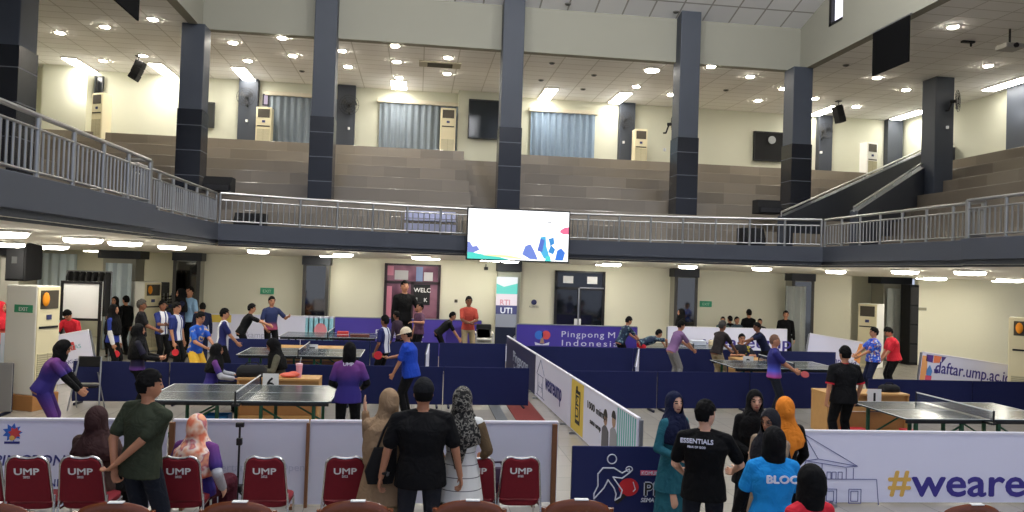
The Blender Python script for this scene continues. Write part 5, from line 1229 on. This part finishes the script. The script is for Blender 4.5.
for px, lab in WC:
    Y = 6.2 if px < 800 else 6.0; x = gx(px, 495, Y)
    if c0 is None:
        c0 = wood_chair(lab); c0.location = (x, Y, 0)
        for o in c0.children:
            o.data.transform(Matrix.Diagonal((1.12, 1.1, 1.085, 1)) @ Matrix.Translation(o.location)); o.location = (0, 0, 0)
    else: dup(c0, (x, Y, 0), random.uniform(-.08, .08), lab)
# ------------------------------------------------------------------ monopod with phone, bags
p = AY(237.5, 490, 8.65); t = thing('phone_monopod', 'black monopod with a clamp head standing before the banner', 'monopod', (p.x, 8.65, 0))
MB().path([(0, 0, .1), (0, 0, 1.0)], .012).build('pole', m_black, t, smooth=True); MB().box(-.045, .045, -.02, .02, 1.0, 1.05).build('clamp_head', m_black, t, bevel=.006); MB().box(-.05, .05, -.04, .04, .28, .36).build('lower_clamp', m_black, t, bevel=.01); MB().box(-.03, .03, -.03, .03, .80, .88).build('joint', m_black, t, bevel=.01)
for k in range(3): a = 2 * PI * k / 3 + .4; MB().path([(0, 0, .3), (.25 * math.cos(a), .25 * math.sin(a), .01)], .009).build('leg', m_black, t)
bag(496, 482, 7.9, .32, .2, .24, .505, 'dark purple bag on the seat of a red chair', mat('bag_purple', (52, 34, 60), .8), name='handbag')
# folding chair by the barrier at the left
p = AY(86, 380, 14.7); t = thing('folding_chair', 'folded steel chair with a black seat against the left barrier', 'chair', (p.x, 14.75, 0))
for s in (-1, 1): MB().path([(s * .19, .1, .98), (s * .27, -.12, .0)], .016).build('leg', m_steel, t, smooth=True); MB().path([(s * .2, -.05, .70), (s * .25, .2, .0)], .012).build('leg', m_steel_d, t, smooth=True)
MB().path([(-.225, 0, .48), (.225, 0, .48)], .018).build('cross_bar', m_steel, t, smooth=True); MB().box(-.19, .19, .06, .1, .78, .98).build('backrest', m_black_soft, t, bevel=.02); MB().box(-.17, .17, -.02, .1, .40, .44).build('seat', m_black_soft, t, bevel=.01)
# chairs by the lit poster
for px, lab, c in [(484, 'short stack of white plastic chairs left of the lit poster', (222, 220, 214))]:
    p = AY(px, 340, 22.9); t = thing('plastic_chair', lab, 'chair', (p.x, 22.9, 0)); mm = mat('plastic_white', c, .4)
    for k in range(3):
        dz = .13 * k
        MB().box(-.24, .24, -.22, .22, .42 + dz, .46 + dz).build('seat', mm, t, bevel=.02); MB().box(-.23, .23, .19, .23, .50 + dz, .88 + dz).build('backrest', mm if k < 2 else m_black, t, bevel=.03)
        for sx in (-1, 1): MB().path([(sx * .25, -.2, .46 + dz), (sx * .26, -.2, .62 + dz), (sx * .26, .2, .64 + dz)], .025).build('armrest', mm, t, smooth=True)
    for sx in (-.19, .19):
        for sy in (-.19, .19): MB().seg((sx, sy, 0), (sx * .95, sy * .95, .43), .022, flat=True).build('leg', mm, t)
t, L = tilted((497, 323), (507, 333), 21.8, .9, 'white board leaning beside the lit poster', 0, 0)
# ------------------------------------------------------------------ cast
hair = mat('hair_black', (12, 11, 11), .8, 0, .15, noise=.3, scale=40); hair_g = mat('hair_grey', (58, 54, 50), .7)
def cloth(n, c, noise=.08): return mat('cloth_' + n, c, .85, 0, .2, noise, 6)
blackc = cloth('black', (15, 15, 17)); navyc = cloth('navy', (24, 30, 58)); jet = cloth('jet', (10, 10, 12)); denim = cloth('dark_trouser', (30, 34, 44)); greyc = cloth('grey', (130, 128, 124)); khaki = cloth('khaki', (150, 134, 104)); maroon = cloth('maroon_skirt', (72, 24, 36))
purple_shirt = ramp_mat('shirt_purple_fade', 'z', [(0, (92, 52, 122)), (.35, (50, 40, 118)), (.7, (48, 40, 114)), (1, (108, 56, 122))], 1.25, -.72, noise=.12)
purple_seat = ramp_mat('shirt_purple_fade_seated', 'z', [(0, (92, 52, 122)), (.35, (50, 40, 118)), (.7, (48, 40, 114)), (1, (108, 56, 122))], 1.4, -.42, noise=.12)
stripes = ramp_mat('shirt_stripes', 'x', [(0, (40, 52, 116)), (.28, (222, 224, 232)), (.42, (40, 52, 116)), (.52, (222, 224, 232)), (.78, (40, 52, 116))], 2.6, .5, const=True)
stripes2 = ramp_mat('shirt_white_sides', 'x', [(0, (34, 38, 92)), (.25, (216, 218, 226)), (.45, (46, 50, 104)), (.55, (216, 218, 226)), (.75, (34, 38, 92))], 2.2, .5, const=True)
floral_b = ramp_mat('shirt_floral_blue', 'v', [(0, (40, 80, 190)), (.4, (60, 110, 220)), (.55, (200, 206, 220)), (.7, (150, 110, 120)), (.85, (30, 60, 170))], 26, const=True)
floral_h = ramp_mat('hijab_floral', 'n', [(.36, (222, 120, 90)), (.45, (238, 190, 160)), (.52, (240, 222, 210)), (.58, (196, 110, 120)), (.66, (238, 170, 130))], 7)
pattern_h = ramp_mat('hijab_pattern', 'n', [(.4, (22, 22, 22)), (.5, (60, 58, 54)), (.56, (150, 146, 136)), (.62, (34, 32, 32))], 26)
print_w = ramp_mat('shirt_white_print', 'z', [(0, (226, 226, 222)), (.88, (226, 226, 222)), (.89, (90, 90, 94)), (.94, (90, 90, 94)), (.95, (226, 226, 222))], 8.5, 0, True, const=True)
colour_s = ramp_mat('shirt_bright', 'z', [(0, (30, 60, 150)), (.3, (70, 90, 200)), (.5, (190, 60, 110)), (.75, (80, 90, 200)), (1, (40, 40, 110))], 1.5, -.75)
batik = ramp_mat('shirt_batik', 'z', [(0, (60, 150, 200)), (.3, (120, 80, 170)), (.6, (190, 80, 110)), (1, (40, 50, 90))], 1.5, -.75)
player_b = ramp_mat('shirt_player_blue', 'n', [(.42, (30, 70, 160)), (.52, (40, 96, 190)), (.6, (230, 190, 60)), (.64, (30, 70, 160))], 5)
patt_n = ramp_mat('shirt_navy_pattern', 'n', [(.42, (28, 40, 62)), (.54, (40, 60, 84)), (.6, (120, 146, 150)), (.66, (28, 40, 62))], 9)
yelblk = ramp_mat('shirt_black_yellow', 'n', [(.45, (24, 26, 36)), (.55, (30, 32, 44)), (.6, (214, 196, 70)), (.66, (24, 26, 36))], 5)
teal = cloth('teal', (40, 98, 112)); olive = cloth('green_polo', (54, 60, 46)); beige = cloth('beige_hijab', (152, 126, 98)); orange = cloth('orange_hijab', (226, 132, 42)); skyb = cloth('sky_blue', (30, 140, 214)); royal = cloth('royal_blue', (30, 66, 172)); crimson = cloth('crimson', (206, 44, 58)); brick_s = cloth('brick_red', (178, 74, 62)); brownh = cloth('brown_hijab', (58, 38, 38)); oliveb = cloth('olive_jacket', (84, 82, 68)); sleeve_g = cloth('grey_sleeve', (176, 178, 184)); navyh = cloth('navy_hijab', (22, 28, 56)); whitec = cloth('white_cotton', (222, 222, 220)); creamcap = cloth('cream_cap', (222, 206, 176))
def S(px, py, Y): return AY(px, py, Y)
def F_(label, px, py, Y, face, h=None, **k):
    p = AY(px, py, Y)
    return fig(label, p.x, Y, face, h or p.z, **k)
def paddle(W, side, label, c=(206, 40, 52), dv=None):
    p = W[side]; d = W['d' + side]; a = W['a' + side]; n = d.cross(a).normalized()
    if dv: d = Vector(dv).normalized(); n = Vector((0, 1, 0)); n = (n - d * n.dot(d)).normalized(); a = n.cross(d)
    t = thing('table_tennis_paddle', label, 'paddle', p); M = Matrix((a, n, d)).transposed().to_4x4()
    t.rotation_euler = M.to_euler()
    MB().prism([(.078 * math.cos(k * PI / 10), .14 + .082 * math.sin(k * PI / 10)) for k in range(20)], 'y', -.007, .007).build('blade', mat('rubber_%d' % c[0], c, .5), t, bevel=.003)
    MB().box(-.014, .014, -.011, .011, -.05, .07).build('handle', mat('paddle_wood', (170, 120, 76), .5), t, bevel=.004)
def back_text(ob, W, body, size, zoff, m, sx=1, bold=.02, nm='shirt_lettering', xoff=0):
    p = W['chestback'] + W['t'] * (zoff * W['s'])
    return text(nm, body, size, (p.x + xoff, p.y - .006, p.z), (PI / 2, 0, 0), m, ob, 'CENTER', bold=bold, sx=sx, depth=.006)
# ---------------- foreground, left group
ob, W = F_('man in a dark green polo with hands clasped behind his back', 145, 371, 7.3, -24, side=6, near=2, top=('tee', olive), bottom=('pants', denim), head=('hair', hair), skin='tan', bulk=1.12, hyaw=-38, hem=.12,
   hl=(-.14, -.15, .87), hr=(-.09, -.20, .92), pl=(-1, -.5, 0), pr=(1, -.5, 0), curl=(40, 30))
ob, W = F_('woman in a dark brown hijab and brown top seated facing the banner', 98, 404, 8.05, -12, h=1.71, near=1, seated=True, fem=True, top=('long', cloth('brown_top', (74, 56, 50)), None), bottom=('skirt', jet), head=('hijab', brownh), bulk=1.15, drape=.10, hl=(-.16, .32, .62), hr=(.16, .32, .62))
ob, W = F_('woman in a floral orange hijab and purple shirt seated facing the banner', 198, 413, 8.05, -18, h=1.62, near=2, seated=True, fem=True, top=('tee', purple_seat, sleeve_g), bottom=('skirt', maroon), head=('hijab', floral_h, .30), skin='light', bulk=1.3, drape=.22, hl=(-.2, .25, .62), hr=(.30, .05, .54), curl=(20, 15))
ob, W = F_('woman in a beige hijab and beige dress waving her left hand', 389, 390, 7.45, 14, near=2, fem=True, top=('tunic', beige), bottom=('skirt', khaki), head=('hijab', beige, .42), skin='light', bulk=1.28, drape=.34, hl=(-.19, .24, 1.44), pl=(.15, .8, -1), curl=(6, 25), hyaw=10)
t = thing('shoulder_bag', 'black shoulder bag hanging behind the woman in the beige hijab', 'bag', (gx(381, 460, 7.25), 7.22, .78), .1)
X1, Y1 = Vector((1, 0, 0)), Vector((0, 1, 0))
MB().loft([(Vector((0, 0, 0)), .12, .035, X1, Y1), (Vector((0, 0, .12)), .15, .05, X1, Y1), (Vector((.04, 0, .34)), .11, .03, X1, Y1)], 14, .7).build('bag_body', m_black_soft, t, smooth=True); MB().path([(-.05, .0, .30), (.02, .02, .50), (.10, .03, .64), (.13, .02, .50), (.14, 0, .32)], .012).build('strap', m_black_soft, t)
obC, WC_ = F_('man in a black T-shirt and black cap seen from behind', 424, 380.5, 7.1, 2, near=2, top=('tee', blackc), bottom=('pants', cloth('charcoal_trouser', (44, 46, 54))), head=('cap', hair, cloth('cap_black', (24, 25, 28))), skin='tan', bulk=1.32, hem=.16, hl=(-.36, .02, .80), hr=(.37, .03, .79), curl=(35, 35))
t = thing('wristwatch', 'dark watch on the left wrist of the man in the black cap', 'watch', (0, 0, 0))
wp = WC_['L'] - WC_['dL'] * .15; t.location = wp; t.rotation_euler = WC_['dL'].to_track_quat('Z', 'Y').to_euler()
MB().lathe([(.036, -.012), (.040, 0), (.036, .012)]).build('watch_strap', m_black, t, smooth=True); MB().box(-.018, .018, -.046, -.034, -.018, .018).build('watch_face', m_steel_d, t, bevel=.004)
ob, W = F_('woman in a black and white patterned hijab and printed white shirt', 463, 388, 7.4, -14, near=2, fem=True, top=('tunic', print_w, cloth('brown_sleeve', (98, 80, 58))), bottom=('skirt', jet), head=('hijab', pattern_h, .5), bulk=1.05, drape=.14, hl=(-.22, .18, .9), hr=(.20, .22, .98), pr=(.5, -.8, -.2))
# ---------------- foreground, right group
ob, W = F_('woman in a navy hijab and teal dress listening at the navy board', 675, 393, 7.8, -152, near=2, fem=True, top=('tunic', teal), bottom=('skirt', teal), head=('hijab', navyh), skin='light', drape=.15, hyaw=-14, hl=(-.14, .2, 1.0), hr=(.14, .2, 1.0))
ob, W = F_('man in a black T-shirt with white lettering on the back, facing the women', 706, 402, 6.75, -20, near=2, top=('tee', jet), bottom=('pants', denim), head=('hair', hair), skin='light', bulk=1.2, hyaw=-45, hem=.14, hl=(-.2, .25, .95), hr=(.30, .30, 1.0), curl=(30, 40))
back_text(ob, W, 'ESSENTIALS', .058, .055, m_inkw, 1.0, .02, xoff=-.08); back_text(ob, W, 'FEAR OF GOD', .026, .01, m_inkw, 1.0, .01, xoff=-.08)
ob, W = F_('smiling woman in a long black hijab facing the camera', 755, 391, 8.05, 170, near=2, fem=True, top=('tunic', jet), bottom=('skirt', jet), head=('hijab', jet), skin='light', drape=.3, bulk=1.1, hl=(-.12, .24, 1.02), hr=(.12, .24, 1.0), hpitch=6)
ob, W = F_('woman in a dark hijab and glasses turned to the left', 771, 410, 6.95, 124, near=2, fem=True, top=('tunic', cloth('beige_top', (150, 130, 110))), bottom=('skirt', jet), head=('hijab', cloth('charcoal_hijab', (34, 34, 40))), skin='tan', drape=.18, glasses=True, hl=(-.05, .3, 1.0), hr=(.05, .3, 1.0), hpitch=10)
ob, W = F_('woman in an orange hijab and black top seen from behind', 785, 398, 7.4, -8, near=2, fem=True, top=('long', jet), bottom=('skirt', jet), head=('hijab', orange, .36), drape=.12, hl=(-.2, .2, .9), hr=(.2, .2, .9))
ob, W = F_('person in a bright blue shirt and black hijab with white back lettering', 774, 428, 6.0, -4, near=2, fem=True, top=('tee', skyb, jet), bottom=('pants', jet), head=('hijab', jet), bulk=1.22, drape=-1, hl=(-.26, .2, .85), hr=(.26, .2, .85))
back_text(ob, W, 'BLOCX', .088, -.03, m_inkw, 1.2, .03, xoff=.05)
ob, W = F_('small girl in a black hijab and red top nearest the camera at the right', 811, 466, 4.95, 10, near=2, fem=True, top=('tee', crimson, jet), bottom=('pants', jet), head=('hijab', jet), drape=-1)
# ---------------- left court
ob, W = F_('woman in a black hijab and purple shirt stooping at the far left', 50, 400, 11.9, -78, h=1.62, near=1, fem=True, lean=24, bulk=1.2, top=('tee', purple_shirt, jet), bottom=('pants', purple_shirt), head=('hijab', jet), drape=-1, hl=(-.1, .50, .76), hr=(.2, .55, .74), hpitch=15)
ob, W = F_('tall woman in a black hijab and purple top at the left end of table six', 139, 324.5, 14.3, -72, near=1, fem=True, top=('tee', ramp_mat('shirt_purple_low', 'z', [(0, (128, 70, 165)), (.25, (120, 66, 160)), (.4, (34, 30, 60)), (1, (24, 24, 34))], 1.3, -.78), jet), bottom=('pants', jet), head=('hijab', jet), drape=.22, hl=(-.06, .36, 1.08), hr=(.12, .36, 1.06))
ob, W = F_('woman in a black hijab and purple shirt seated behind table six', 212, 345, 14.6, -80, h=1.66, near=1, seated=True, fem=True, top=('tee', purple_seat, sleeve_g), bottom=('pants', jet), head=('hijab', jet), drape=.12, hl=(-.1, .42, .70), hr=(.14, .42, .66), lean=10)
ob, W = F_('woman in a black hijab and olive jacket seated at the scoring desk', 282, 338, 14.78, 105, h=1.78, near=1, seated=True, hip=(0, 0, .56), fem=True, top=('long', oliveb), bottom=('pants', jet), head=('hijab', jet), drape=.15, hl=(-.14, .36, .78), hr=(.14, .36, .78), lean=12, hpitch=25)
ob, W = F_('woman in a black hijab and purple shirt seen from behind at table six', 350, 343, 11.5, 0, near=1, fem=True, top=('tee', purple_shirt, jet), bottom=('pants', jet), head=('hijab', jet), drape=-1, bulk=1.15, hem=.13, hl=(-.16, .22, .98), hr=(.2, .2, .98))
back_text(ob, W, 'UMP', .07, .09, m_inkw, 1.1, .01)
ob, W = F_('man in a blue polo and cream cap holding a red paddle', 410, 328, 14.2, 76, near=1, top=('tee', royal), bottom=('pants', jet), head=('cap', hair, creamcap), skin='tan', lean=9, bulk=1.32, hem=.14, hl=(-.2, .25, .82), hr=(.2, .42, 1.10), hpitch=12, curl=(30, 70))
paddle(W, 'R', 'red paddle held by the man in the cream cap', dv=(-1, 0, .25))
ob, W = F_('man in a white and navy striped shirt beside the man in the cream cap', 385, 316, 17.5, 60, near=1, top=('tee', stripes2), bottom=('pants', jet), head=('hair', hair), skin='brown', hl=(-.2, .12, .85), hr=(.22, .12, .85))
# group of players at the back left
ob, W = F_('woman in a black hijab and blue shirt holding a red paddle at the back left', 114, 305, 18.4, -95, near=1, fem=True, top=('tee', cloth('royal_dark', (44, 60, 140)), whitec), bottom=('pants', jet), head=('hijab', jet), drape=.25, hr=(.18, .12, .72), curl=(25, 70))
paddle(W, 'R', 'red paddle held low by the woman in blue at the back left', dv=(.3, 0, -1))
ob, W = F_('man in a black shirt with red collar before the air conditioner', 142, 300, 19.4, -75, near=1, top=('tee', cloth('black_tee', (26, 26, 30))), bottom=('pants', jet), head=('hair', hair_g), skin='brown', hl=(-.12, .34, 1.0), hr=(.1, .36, 1.0))
ob, W = F_('man in a blue and white striped shirt with folded hands at the back left', 163, 301, 20.6, -125, near=1, top=('tee', stripes), bottom=('pants', jet), head=('hair', hair), skin='brown', hl=(.02, .26, 1.12), hr=(-.02, .26, 1.10), pl=(-1, -.2, -.3), pr=(1, -.2, -.3))
ob, W = F_('young man in a white fronted navy shirt holding a red paddle low', 177, 303, 18.8, -105, near=1, top=('tee', stripes), bottom=('pants', jet), head=('hair', hair), skin='tan', hr=(.24, .12, .72), curl=(25, 70))
paddle(W, 'R', 'red paddle held low by the young man in white and navy', dv=(.1, 0, -1))
ob, W = F_('player in a blue and yellow shirt and yellow shorts', 198, 312, 16.7, -115, near=1, top=('tee', player_b), bottom=('shorts', cloth('yellow_short', (226, 178, 60))), head=('hair', hair), skin='tan', hl=(-.05, .42, .98), hr=(.14, .36, .98), lean=8, hpitch=14)
ob, W = F_('person in dark navy standing behind the blue and yellow player', 203, 303, 21.6, 20, near=0, top=('long', navyc), bottom=('pants', navyc), head=('hair', hair), lean=8)
ob, W = F_('man in a white shirt with purple sides watching the table', 224, 309, 18.2, -75, near=1, top=('tee', stripes2), bottom=('pants', jet), head=('hair', hair), skin='tan', hl=(-.05, .30, .92), hr=(.1, .32, .92), lean=4)
ob, W = F_('man in black leaning forward behind the rear left table', 246, 320, 21.0, -70, h=1.74, near=1, top=('tee', blackc), bottom=('pants', jet), head=('hair', hair), skin='tan', lean=26, hl=(-.1, .75, 1.02), hr=(.12, .78, 1.0))
ob, W = F_('man in a purple and red batik shirt pointing to the right', 272, 297, 21.9, -150, near=1, top=('tee', batik), bottom=('pants', jet), head=('hair', hair), skin='tan', hl=(-.36, .30, 1.22), hr=(.2, .2, .9), pl=(-.5, -.6, -.8))
ob, W = F_('player in a red shirt with bowed head before the whiteboard', 73, 307, 18.6, 170, h=1.66, near=1, top=('tee', crimson, jet), bottom=('pants', jet), head=('hair', hair), lean=24, hpitch=40, hl=(-.3, .3, .85), hr=(.3, .3, .85))
ob, W = F_('person in a coral shirt at the left edge of the picture', 1, 302, 17.4, -90, near=0, fem=True, top=('long', cloth('coral', (222, 82, 70))), bottom=('pants', jet), head=('hijab', crimson), drape=.14)
ob, W = F_('woman in black standing in front of the pale curtain', 115, 297, 22.4, 175, near=0, fem=True, top=('long', jet), bottom=('pants', jet), head=('hijab', jet), hl=(-.05, .25, 1.15), hr=(.05, .25, 1.1))
ob, W = F_('person in black walking past the second air conditioner', 126, 296, 22.9, 60, near=0, top=('long', jet), bottom=('pants', jet), head=('hair', hair))
ob, W = F_('woman in a black hijab in front of the mirror pillar at the left', 181, 289, 22.4, 120, near=0, fem=True, top=('long', navyc), bottom=('pants', jet), head=('hijab', jet), hl=(-.2, .3, 1.3), hr=(.15, .2, 1.0))
ob, W = F_('person in a pale blue shirt beside the mirror pillar at the left', 190, 287, 22.9, 150, near=0, top=('tee', cloth('pale_blue', (150, 186, 220))), bottom=('pants', jet), head=('hair', hair))
# back wall
ob, W = F_('tall person in black standing in front of the pink door', 405, 281, 22.6, 200, near=0, top=('long', jet), bottom=('pants', jet), head=('hair', hair), skin='tan', hl=(-.18, .3, 1.1))
ob, W = F_('man in a dark top with raised arm beside the pink door', 420, 303, 21.9, 120, near=0, top=('tee', cloth('plum', (84, 56, 76))), bottom=('pants', jet), head=('hair', hair), skin='tan', hl=(-.25, .32, 1.2))
ob, W = F_('person in dark clothes stooping before the purple banner', 399, 320, 21.2, 60, near=0, h=1.6, lean=18, top=('long', cloth('dark_plum', (54, 40, 54))), bottom=('pants', jet), head=('hair', hair), skin='brown')
ob, W = F_('man in black bending over left of the man in the red shirt', 443, 318, 22.2, -88, h=1.70, near=0, lean=46, top=('tee', blackc), bottom=('pants', jet), head=('hair', hair), skin='tan', hip=(0, -.12, .92), hl=(-.12, .58, .66), hr=(.12, .55, .64))
ob, W = F_('man in a brick red shirt and khaki trousers standing with folded hands', 469, 297, 22.6, 190, near=1, top=('tee', brick_s), bottom=('pants', khaki), head=('hair', hair), skin='brown', hl=(.03, .25, 1.05), hr=(-.03, .25, 1.03), pl=(-1, -.2, -.3), pr=(1, -.2, -.3))
# ---------------- right court
ob, W = F_('man in a navy patterned shirt leaning forward by the purple banner', 624, 330, 20.9, -75, h=1.66, near=1, lean=26, top=('tee', patt_n), bottom=('pants', jet), head=('hair', hair), skin='tan', hl=(-.1, .52, .95), hr=(.12, .52, .92), hpitch=10)
ob, W = F_('player bending low over the end of the furthest right table', 646, 340, 20.9, -88, h=1.66, near=0, lean=72, top=('tee', patt_n), bottom=('pants', crimson), head=('hair', hair), skin='tan', hip=(0, -.15, .88), hl=(-.14, .65, .80), hr=(.14, .6, .80))
ob, W = F_('man in a blue shirt and grey trousers leaning forward at the net', 676, 345, 18.6, -78, h=1.72, near=1, lean=24, top=('tee', ramp_mat('shirt_blue_pink', 'z', [(0, (40, 60, 150)), (.3, (50, 70, 160)), (.55, (150, 110, 150)), (1, (120, 90, 130))], 1.6, -.75)), bottom=('pants', greyc), head=('hair', hair), skin='tan', hl=(-.08, .55, .88), hr=(.12, .5, .86), hpitch=4)
hd = [(723, 317, 'first', cloth('grey_green', (70, 90, 86)), 160), (730, 316, 'second', jet, 20), (737, 317, 'third', cloth('slate', (60, 74, 84)), 190), (749, 309.5, 'fourth', jet, 0), (760, 319, 'fifth', jet, 150)]
for px, py, o_, mm, fc in hd:
    F_('person standing behind the back right white banner, %s from the left' % o_, px, py, 23.45 if o_ in ('first', 'third', 'fifth') else 23.95, fc, near=0, top=('tee', mm), bottom=('pants', jet), head=('hair', hair), skin='tan')
ob, W = F_('person in black beside the grey mirror curtain at the right', 786, 311, 23.2, 160, near=0, top=('long', jet), bottom=('pants', jet), head=('hair', hair))  # solid figure put in for a person reflected in the mirror
ob, W = F_('woman in black before the mirror pillar right of the dark door', 681, 309, 23.3, 90, near=0, fem=True, top=('long', jet), bottom=('pants', jet), head=('hijab', jet))
ob, W = F_('man in a dark shirt leaning at the left end of the middle right table', 719, 350, 18.3, -70, h=1.74, near=1, lean=18, top=('tee', cloth('dark_brown', (44, 38, 38))), bottom=('pants', khaki), head=('hair', hair_g), skin='brown', hl=(-.12, .5, .9), hr=(.14, .46, .9))
ob, W = F_('person in a black and yellow shirt seated at the scoring desk', 742, 333, 19.1, 175, h=1.72, near=1, seated=True, top=('tee', yelblk), bottom=('pants', jet), head=('hair', hair), skin='tan', hl=(-.16, .34, .80), hr=(.16, .34, .80))
ob, W = F_('person in navy leaning down beside the black and yellow shirt', 762, 340, 19.4, 85, h=1.68, near=1, lean=28, top=('tee', navyc), bottom=('pants', jet), head=('hair', hair), skin='brown', hl=(-.12, .62, 1.1), hr=(.12, .5, .95))
ob, W = F_('bald man in a bright blue and pink shirt holding a paddle', 775, 335, 14.3, -112, near=1, top=('tee', colour_s), bottom=('pants', denim), head=('thin', cloth('stubble', (112, 84, 70))), skin='tan', bulk=1.08, hl=(-.1, .38, 1.02), hr=(.1, .40, 1.0), curl=(30, 70))
paddle(W, 'L', 'red paddle held by the bald man', (150, 40, 44))
ob, W = F_('man in a black T-shirt with red trim seen from behind by table one', 845, 347, 11.75, 4, near=1, top=('tee', blackc), bottom=('pants', jet), head=('hair', hair), skin='tan', bulk=1.32, hem=.13, hl=(-.30, .02, .82), hr=(.27, .05, .84), curl=(60, 20))
redt = cloth('red_trim', (196, 36, 52))
for c_, d_ in W['cuffs'] + [(W['nb'] + W['t'] * .012, W['t'])]:
    M = MB(); r = .072 if d_ is not W['t'] else .068; X1 = Vector(d_).orthogonal().normalized(); Y1 = Vector(d_).cross(X1)
    M.loft([(c_ - d_ * .012, r, r, X1, Y1), (c_ + d_ * .012, r, r, X1, Y1)], 18).build('trim', redt, ob, smooth=True)
ob, W = F_('man in a blue floral shirt beyond table one', 874, 328, 17.5, 75, near=1, bulk=1.35, top=('tee', floral_b), bottom=('pants', navyc), head=('hair', hair), skin='tan', hl=(-.1, .36, .98), hr=(.1, .42, .98))
ob, W = F_('man in a red shirt with bowed head behind the floral shirt', 893, 327, 17.9, 70, near=1, bulk=1.35, top=('tee', crimson), bottom=('pants', jet), head=('hair', hair), skin='tan', lean=10, hpitch=28, hl=(-.15, .3, .82), hr=(.15, .25, .82))
finish_people()
# ------------------------------------------------------------------ light
w = bpy.data.worlds.new('world'); SC.world = w; w.use_nodes = True
w.node_tree.nodes['Background'].inputs['Color'].default_value = lin((204, 214, 240)); w.node_tree.nodes['Background'].inputs['Strength'].default_value = .70
for i in range(3):  # unseen overhead point lights added to brighten the hall
    for j in range(2):
        L = bpy.data.lights.new('overhead_fill', 'POINT'); L.shadow_soft_size = .3; L.energy = 620; L.color = (.96, .97, 1)
        o = bpy.data.objects.new('overhead_fill', L); COL.objects.link(o); o.location = (-2.5 + 5.6 * i, 6 + 10 * j, 13.4)
SC.cycles.use_denoising = True
SC.cycles.max_bounces = 8; SC.cycles.diffuse_bounces = 6; SC.cycles.glossy_bounces = 3; SC.cycles.sample_clamp_indirect = 4
SC.cycles.caustics_reflective = False; SC.cycles.caustics_refractive = False
SC.view_settings.exposure = 0.32
